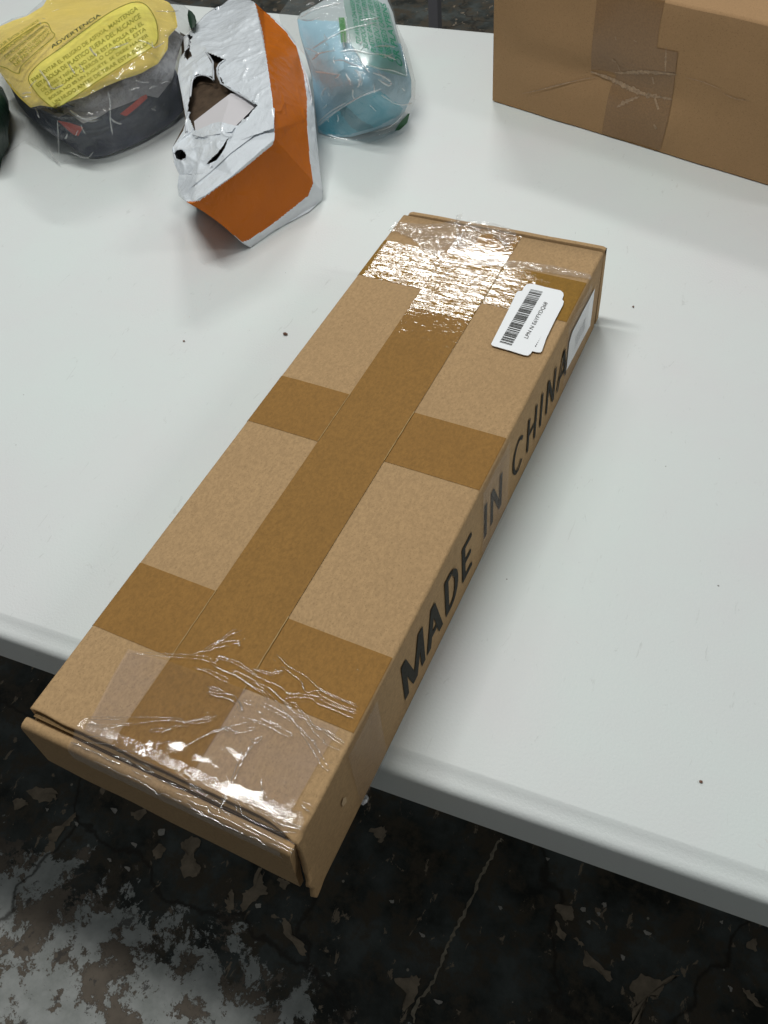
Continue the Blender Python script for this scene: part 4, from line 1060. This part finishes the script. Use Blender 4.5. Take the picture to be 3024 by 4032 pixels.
# warning print
def homog(q):
    (x0,y0),(x1,y1),(x2,y2),(x3,y3) = q
    dx1, dx2, dx3 = x1-x2, x3-x2, x0-x1+x2-x3; dy1, dy2, dy3 = y1-y2, y3-y2, y0-y1+y2-y3
    den = dx1*dy2 - dx2*dy1
    g = (dx3*dy2 - dx2*dy3)/den; h = (dx1*dy3 - dx3*dy1)/den
    a = x1-x0+g*x1; b = x3-x0+h*x3; d = y1-y0+g*y1; e = y3-y0+h*y3
    return lambda s, t: ((a*s+b*t+x0)/(g*s+h*t+1), (d*s+e*t+y0)/(g*s+h*t+1))
def surf_text(lines, quad, zf, lift, parent, mat, name='printed_text', bold=0.0, gap=0.30, mb=None):
    """lines top to bottom; quad = bottom-left, bottom-right, top-right, top-left in the photo's pixels"""
    hm = homog(quad); own = mb is None; mb = mb or MB(); nL = len(lines)
    for i, ln_ in enumerate(lines):
        w_ = 1.0 if isinstance(ln_, str) else ln_[1]; body_ = ln_ if isinstance(ln_, str) else ln_[0]
        vs, fs = fit_text(body_, w_, (1 - gap)/nL, 1.0, bold); vs, fs = subdiv(vs, fs, 0.05)
        t0 = 1 - (i + 1)/nL + gap/2/nL
        P = []
        for v_ in vs:
            u, w2 = hm(v_.x, t0 + v_.y)
            p = pz(u, w2, zf(u, w2)); P.append(p + (CAM - p).normalized()*lift)
        mb.add(P, fs)
    return mb.build(name, mat, parent) if own else mb
m_print = plain('olive_print', (0.20, 0.20, 0.02), 0.7, 0.2, var=0.2, vs=300)
m_print_d = plain('dark_green_print', (0.03, 0.055, 0.02), 0.7, 0.2)
surf_text([('ADVERTENCIA')], q1([(425,400),(825,130),(810,105),(408,375)]), bag1_z, .0045, bag1, m_print_d, bold=0.02, gap=0.05)
surf_text(['PARA EVITAR EL PELIGRO DE ASFIXIA, MANTENGA', 'ESTA BOLSA DE PLASTICO FUERA DEL ALCANCE', 'DE BEBES Y NIÑOS. NO USAR ESTA BOLSA EN EL', 'CUNAS, CAMAS, CARROS O CORRALES. ESTA', 'BOLSA NO ES UN JUGUETE. SE DEBE HACER', 'UN NUDO ANTES DE TIRAR ESTA BOLSA.'],
          q1([(450,860),(1240,360),(1110,35),(245,640)]), bag1_z, .0045, bag1, m_print, bold=0.012, gap=0.32)
surf_text(['POUR ÉVITER LE DANGER DE', 'SUFFOCATION, GARDER CE SAC', 'DE PLASTIQUE HORS DE PORTÉE', 'DES BÉBÉS ET DES ENFANTS', 'NE PAS UTILISER CE SAC'],
          q1([(135,545),(420,270),(300,150),(-60,380)]), bag1_z, .0045, bag1, m_print, bold=0.012, gap=0.32)
# pale printed panel behind the lettering
def ring_line(pts, zf, lift, w, mat, parent, name):
    C = catmull([Vector((*p, 0)) for p in pts], 6, True); mb = MB(); vs = []; fs = []; n = len(C)
    for i, q in enumerate(C):
        d = (C[(i+1) % n] - C[i-1]).normalized(); nn_ = Vector((-d.y, d.x, 0))
        for s_ in (w, -w):
            r_ = q + nn_*s_; p = pz(r_.x, r_.y, zf(r_.x, r_.y)); vs.append(p + (CAM - p).normalized()*lift)
        fs.append((2*i, 2*i+1, (2*i+3) % (2*n), (2*i+2) % (2*n)))
    mb.add(vs, fs); return mb.build(name, mat, parent)
panel = q1([(232,640),(300,760),(380,840),(450,882),(520,850),(800,660),(1100,470),(1260,370),(1290,300),(1270,160),(1190,40),(1080,20),(900,100),(700,240),(500,390),(320,520)])
ring_line(panel, bag1_z, .0043, 1.6, m_print, bag1, 'print_border')
ring_line(q1([(-60,470),(60,560),(150,600),(175,540),(300,420),(440,300),(420,255),(330,190)]), bag1_z, .0043, 1.4, m_print, bag1, 'print_border')
m_pane = film_mat('printed_tint', haze=0.42, rough=.3, bs=60, bstr=.1, hazecol=(.95, .92, .18), cap=.08)
relief('print_panel', panel, lambda u, v: bag1_z(u, v), m_pane, bag1, None, 160, 16, lambda P, u, v, r: .0040)
# folds in the film
def film_ridges(pl, zf, lift, parent, w=0.0007, mat=None):
    for item in pl:
        pts, wk = item if isinstance(item, tuple) else (item, 1.0)
        P3 = []
        for a, b in pts:
            p = pz(a, b, zf(a, b)); P3.append(p + (CAM - p).normalized()*lift)
        C = catmull(P3, 5); rows = []
        for i, c in enumerate(C):
            d = (C[min(i+1, len(C)-1)] - C[max(i-1, 0)]); d.normalize(); tw = (CAM - c).normalized(); s_ = d.cross(tw).normalized()
            e = w*wk*min(1, .3 + min(i, len(C)-1-i)/3)*(0.7 + 0.6*random.random())
            rows.append([c + s_*(e*math.cos(a)) + tw*(e*math.sin(a)) for a in [math.pi*k/6 for k in range(7)]])
        mb = MB(); mb.grid(rows); mb.build('film_fold', mat or m_ridge2, parent, True)
m_ridge2 = film_mat('bag_fold', haze=0.25, gl=0.20, rough=0.22, bs=500, bstr=0.3, bd=0.0005, hazecol=(.9, .9, .88))
film_ridges([(q1([(320,565),(380,650),(430,725),(520,690)]), 1.3), (q1([(290,880),(305,920),(320,965)]), 1.8), q1([(880,740),(900,850),(900,980),(920,1100)]), q1([(1240,340),(1260,390),(1350,340)]), (q1([(560,520),(590,570),(610,600)]), 1.2), (q1([(730,385),(760,430),(790,460)]), 1.6), (q1([(900,400),(960,385),(1050,350)]), 1.2),
              q1([(570,1240),(700,1290),(760,1240)]), (q1([(570,900),(640,950),(720,970),(800,955)]), 1.6), (q1([(660,960),(740,990),(800,975)]), 1.4), q1([(1270,90),(1380,95),(1460,88)]), q1([(470,980),(475,1100),(480,1200),(480,1300)]), q1([(400,1210),(440,1290),(490,1345)]), (q1([(320,180),(335,200)]), 2.5), (q1([(345,150),(370,155)]), 2.2), (q1([(430,95),(480,75)]), 1.5),
              (q1([(650,530),(690,590)]), 2.0), q1([(240,720),(260,690),(300,650)]), q1([(1130,330),(1200,350),(1260,390)])], bag1_z, .0045, bag1)

# ------------------------------------------------------------------ clear bag with blue pack
def q3(lst): return [(1050 + a/2.37, b/2.37) for a, b in lst]
m_lb = plain('light_blue_plastic', (0.40, 0.66, 0.80), 0.5, 0.4, var=0.05, vs=15)
m_gb = plain('grey_blue_plastic', (0.27, 0.47, 0.58), 0.5, 0.4, var=0.08, vs=25)
m_tl = plain('teal_card', (0.04, 0.34, 0.46), 0.5, 0.4, var=0.05, vs=20)
m_td = plain('dark_teal_card', (0.01, 0.19, 0.26), 0.5, 0.4)
m_wt = plain('white_card', (0.55, 0.62, 0.64), 0.5, 0.4)
zp_c = [(1172,80,.062),(1345,84,.080),(1480,30,.078),(1550,50,.070),(1400,200,.086),(1300,200,.084),(1500,250,.080),(1200,160,.060),(1235,262,.058),(1250,340,.045),(1240,440,.020),(1255,510,.004),(1330,535,.002),(1430,538,.002),(1540,505,.003),(1600,460,.008),(1625,380,.025),(1590,280,.050),(1420,300,.080),(1440,330,.074),(1400,400,.050),(1500,400,.050),(1330,450,.030),(1480,470,.024),(1330,340,.066),(1300,-60,.05),(1480,-80,.05)]
zp = idw(zp_c)
lb_poly = q3([(280,180),(500,190),(700,200),(720,640),(640,700),(450,640),(380,500),(320,400)])
tl_poly = q3([(480,1190),(700,1010),(880,900),(1060,850),(1270,1010),(1240,1080),(1010,1190),(760,1260),(540,1250)])
td_poly = q3([(670,1030),(740,990),(880,1120),(1010,1190),(860,1230),(780,1180)])
wt_poly = q3([(280,180),(330,100),(720,0),(740,200),(500,195)])
def blue_m(u, v):
    if inside((u, v), td_poly): return 3
    if inside((u, v), tl_poly): return 2
    if inside((u, v), lb_poly): return 0
    if inside((u, v), wt_poly): return 4
    return 1 if v > 170 else 4
pack = relief('blue_pack', q3([(285,180),(320,120),(420,70),(600,-40),(900,-150),(1100,-60),(1180,120),(1210,260),(1300,560),(1350,750),(1350,900),(1290,1040),(1200,1150),(1000,1220),(800,1275),(620,1285),(480,1240),(450,1000),(430,740),(370,500),(310,330)]),
              zp, [m_lb, m_gb, m_tl, m_td, m_wt], None, q3([(800,600)])[0], 260, 70, lambda P, u, v, r: .0012*noise.noise(P*40), blue_m, base=0.85)
tag(pack, 'light blue and teal packaged item inside the right-hand clear bag', 'package')
bag2 = empty('clear_bag', pz(1420, 450, 0)); tag(bag2, 'crinkled clear plastic bag with green warning print round a light blue and teal pack', 'plastic bag')
m_bag2 = film_mat('clear_bag_film_crinkled', haze=0.07, gl=0.0, rough=0.06, bs=75, bstr=0.8, bd=0.004, hazecol=(.72, .80, .80), cap=.17, frm=1.1)
zb2c = idw([(u, v, z + .006) for u, v, z in zp_c] + [(1120,60,.03),(1110,110,.02),(1160,170,.035),(1300,560,.001),(1450,550,.001),(1640,400,.01),(1600,500,.002),(1240,545,.001)])
def bag2_z(u, v):
    return max(zb2c(u, v), zp(u, v) + .0045)
bag2_out = q3([(115,130),(180,40),(240,-60),(500,-160),(900,-220),(1120,-80),(1190,110),(1220,240),(1310,440),(1390,760),(1385,940),(1330,1100),(1210,1225),(1080,1290),(960,1330),(800,1310),(620,1300),(520,1290),(460,1240),(450,1000),(430,740),(360,520),(290,440),(200,330),(130,220)])
relief('bag_film', bag2_out, bag2_z, m_bag2, bag2, q3([(800,600)])[0], 340, 90, film_disp(.0020, 26, 8))
m_gp = plain('green_print', (0.03, 0.22, 0.13), 0.6, 0.3, var=0.2, vs=200)
m_gp2 = plain('green_print_block', (0.05, 0.22, 0.05), 0.6, 0.3, var=0.2, vs=200)
surf_text(['TO AVOID DANGER OF', 'SUFFOCATION KEEP THIS', 'PLASTIC BAG AWAY FROM', 'BABIES DO NOT USE IN', 'CRIBS BEDS CARRIAGES', 'OR PLAYPENS'], q3([(1290,640),(1120,40),(760,-70),(830,400)]), bag2_z, .0040, bag2, m_gp, bold=0.02, gap=0.25)
surf_text(['WARNING'], q3([(745,400),(725,165),(670,160),(690,395)]), bag2_z, .0040, bag2, m_gp2, bold=0.05, gap=0.05)
m_gpane = film_mat('green_tint', haze=0.30, rough=.3, bs=60, bstr=.1, hazecol=(.16, .50, .38))
relief('print_panel', q3([(715,0),(960,-60),(1140,80),(1200,300),(1240,420),(1310,720),(1140,680),(900,600),(790,420),(750,200)]), lambda u, v: bag2_z(u, v), m_gpane, bag2, None, 120, 14, lambda P, u, v, r: .0038)
relief('print_panel', q3([(670,170),(730,160),(750,390),(695,400)]), lambda u, v: bag2_z(u, v), film_mat('green_block_tint', haze=0.45, rough=.3, bs=60, bstr=.1, hazecol=(.10, .42, .08)), bag2, None, 60, 6, lambda P, u, v, r: .0036)
film_ridges([(q3([(420,460),(560,370),(720,290),(900,240),(1060,215)]), 1.5), (q3([(680,485),(800,470),(950,500),(1100,515),(1210,560)]), 1.6), q3([(360,445),(480,500),(420,560)]), (q3([(450,520),(520,490),(640,470)]), 1.3), (q3([(620,570),(700,560),(800,600),(900,630)]), 1.3), (q3([(850,670),(880,720),(885,800)]), 1.5), q3([(480,1170),(620,1060),(760,970),(900,890),(1070,830)]), q3([(470,1150),(600,1040),(740,960)]),
             (q3([(990,680),(1080,710),(1160,770),(1130,795),(1040,740)]), 1.5), (q3([(320,160),(450,90),(600,50),(700,30)]), 1.8), q3([(320,185),(420,190),(500,160)]), (q3([(370,50),(410,30),(450,35)]), 1.5), (q3([(570,1255),(650,1285),(760,1305)]), 1.6), q3([(930,600),(1050,640),(1180,660),(1310,710)]), q3([(790,420),(860,520),(900,600),(960,680)]), (q3([(880,190),(1000,180),(1060,160)]), 1.8), (q3([(1000,440),(1100,430),(1200,440)]), 1.6),
             q3([(1250,400),(1290,560),(1310,710)]), q3([(1000,1230),(1150,1180),(1270,1080)]), q3([(1150,950),(1260,980),(1360,960)]), (q3([(450,670),(560,680),(690,700)]), 1.4), q3([(500,880),(520,950)]), q3([(570,860),(590,900)])], bag2_z, .0045, bag2)
random.seed(21)
def random_folds(n, poly, zf, parent, cx, cy, lo, hi, mat=None, lift=.0045, w=.0007):
    L_ = []
    us = [p[0] for p in poly]; vs_ = [p[1] for p in poly]
    while len(L_) < n:
        u, v = random.uniform(min(us), max(us)), random.uniform(min(vs_), max(vs_))
        if not inside((u, v), poly): continue
        a = math.atan2(v - cy, u - cx) + random.gauss(0, .5); ln = random.uniform(lo, hi); k = random.gauss(0, .25)
        pts = []
        for i in range(4):
            pts.append((u, v)); u += math.cos(a)*ln/3; v += math.sin(a)*ln/3; a += k + random.gauss(0, .2)
        if all(inside(p, poly) for p in pts): L_.append((pts, random.uniform(.5, 1.5)))
    film_ridges(L_, zf, lift, parent, w, mat)
random_folds(26, q3([(300,160),(700,40),(1150,150),(1330,700),(1300,950),(900,1150),(520,1150),(450,700)]), bag2_z, bag2, 1330, 250, 15, 60)
random_folds(12, q1([(100,560),(450,900),(1250,560),(1440,700),(1350,980),(800,1230),(420,1100),(150,800)]), bag1_z, bag1, 300, 300, 15, 55)
m_soft = film_mat('soft_film_crease', haze=0.10, gl=0.05, rough=0.25, bs=300, bstr=.3, bd=.0005, hazecol=(.9,.88,.85), cap=.15)
sq = relief('green_corner', q3([(1195,1220),(1240,1150),(1320,1060),(1335,1060),(1310,1150),(1240,1215)]), lambda u, v: bag2_z(u, v) + .001, plain('dark_green_print_corner', (.03, .11, .05), .6, .3), bag2, None, 60, 6)

# ------------------------------------------------------------------ things cut off by the frame
m_dg = plain('dark_green_film', (0.006, 0.028, 0.016), 0.45, 0.4, bs=40, bstr=.6, bd=.004)
dg = relief('green_bag', [(-140,330),(-60,300),(10,345),(34,400),(38,470),(30,525),(36,570),(10,620),(-20,760),(-120,780),(-180,600)], idw([(-140,330,.03),(10,345,.045),(38,470,.02),(36,570,.004),(0,640,.002),(-60,500,.06),(-120,700,.002)]), m_dg, None, None, 120, 30, fold_noise(.003, 30, 5), base=.9)
tag(dg, 'dark green bag cut off by the left edge of the photo, beside the yellow bundle', 'bag')
dg2 = relief('green_bag', [(738,60),(742,38),(755,45),(768,62),(774,85),(768,106),(757,114),(748,106),(742,85)], lambda u, v: .06, plain('dark_green_sleeve', (0.002, 0.022, 0.008), .5, .2), None, None, 80, 14, lambda P, u, v, r: .004*(1 - r*r), base=.9)
tag(dg2, 'small rounded corner of a dark green package peeking out behind the yellow bundle', 'package')

# crumbs on the table
m_crumb = plain('brown_crumb', (0.16, 0.085, 0.06), 0.8, 0.2, var=0.4, vs=600)
def crumb(u, v, rx, ry, label, rot=0):
    vs = []; fs = []
    c = pz(u, v, 0); k = 0.000185
    rows = []
    for i in range(7):
        ph = math.pi*i/6
        rows.append([c + Vector((math.cos(t+rot)*rx*k*math.sin(ph), math.sin(t+rot)*ry*k*math.sin(ph), 0.0004 + min(rx, ry)*k*(1 + math.cos(ph))*.5))*1.0 + Vector((1, 1, .5))*noise.noise(Vector((u + i, v + t*2, 0)))*k*2 for t in [2*math.pi*q/10 for q in range(10)]])
    mb = MB(); mb.grid(rows, 0, True); o = mb.build('crumb', m_crumb, None, True)
    return tag(o, label, 'crumb', 'crumbs on the white table')
crumb(1124, 1318, 13, 9, 'largest brown crumb on the white table, left of the long box', .4)
crumb(725, 1345, 7, 4, 'small dark crumb on the open table left of the largest crumb')
crumb(2493, 1210, 5, 5, 'tiny dark crumb on the table just right of the far end of the long box')
crumb(2759, 3080, 6, 5, 'tiny dark crumb near the front table edge at the lower right')
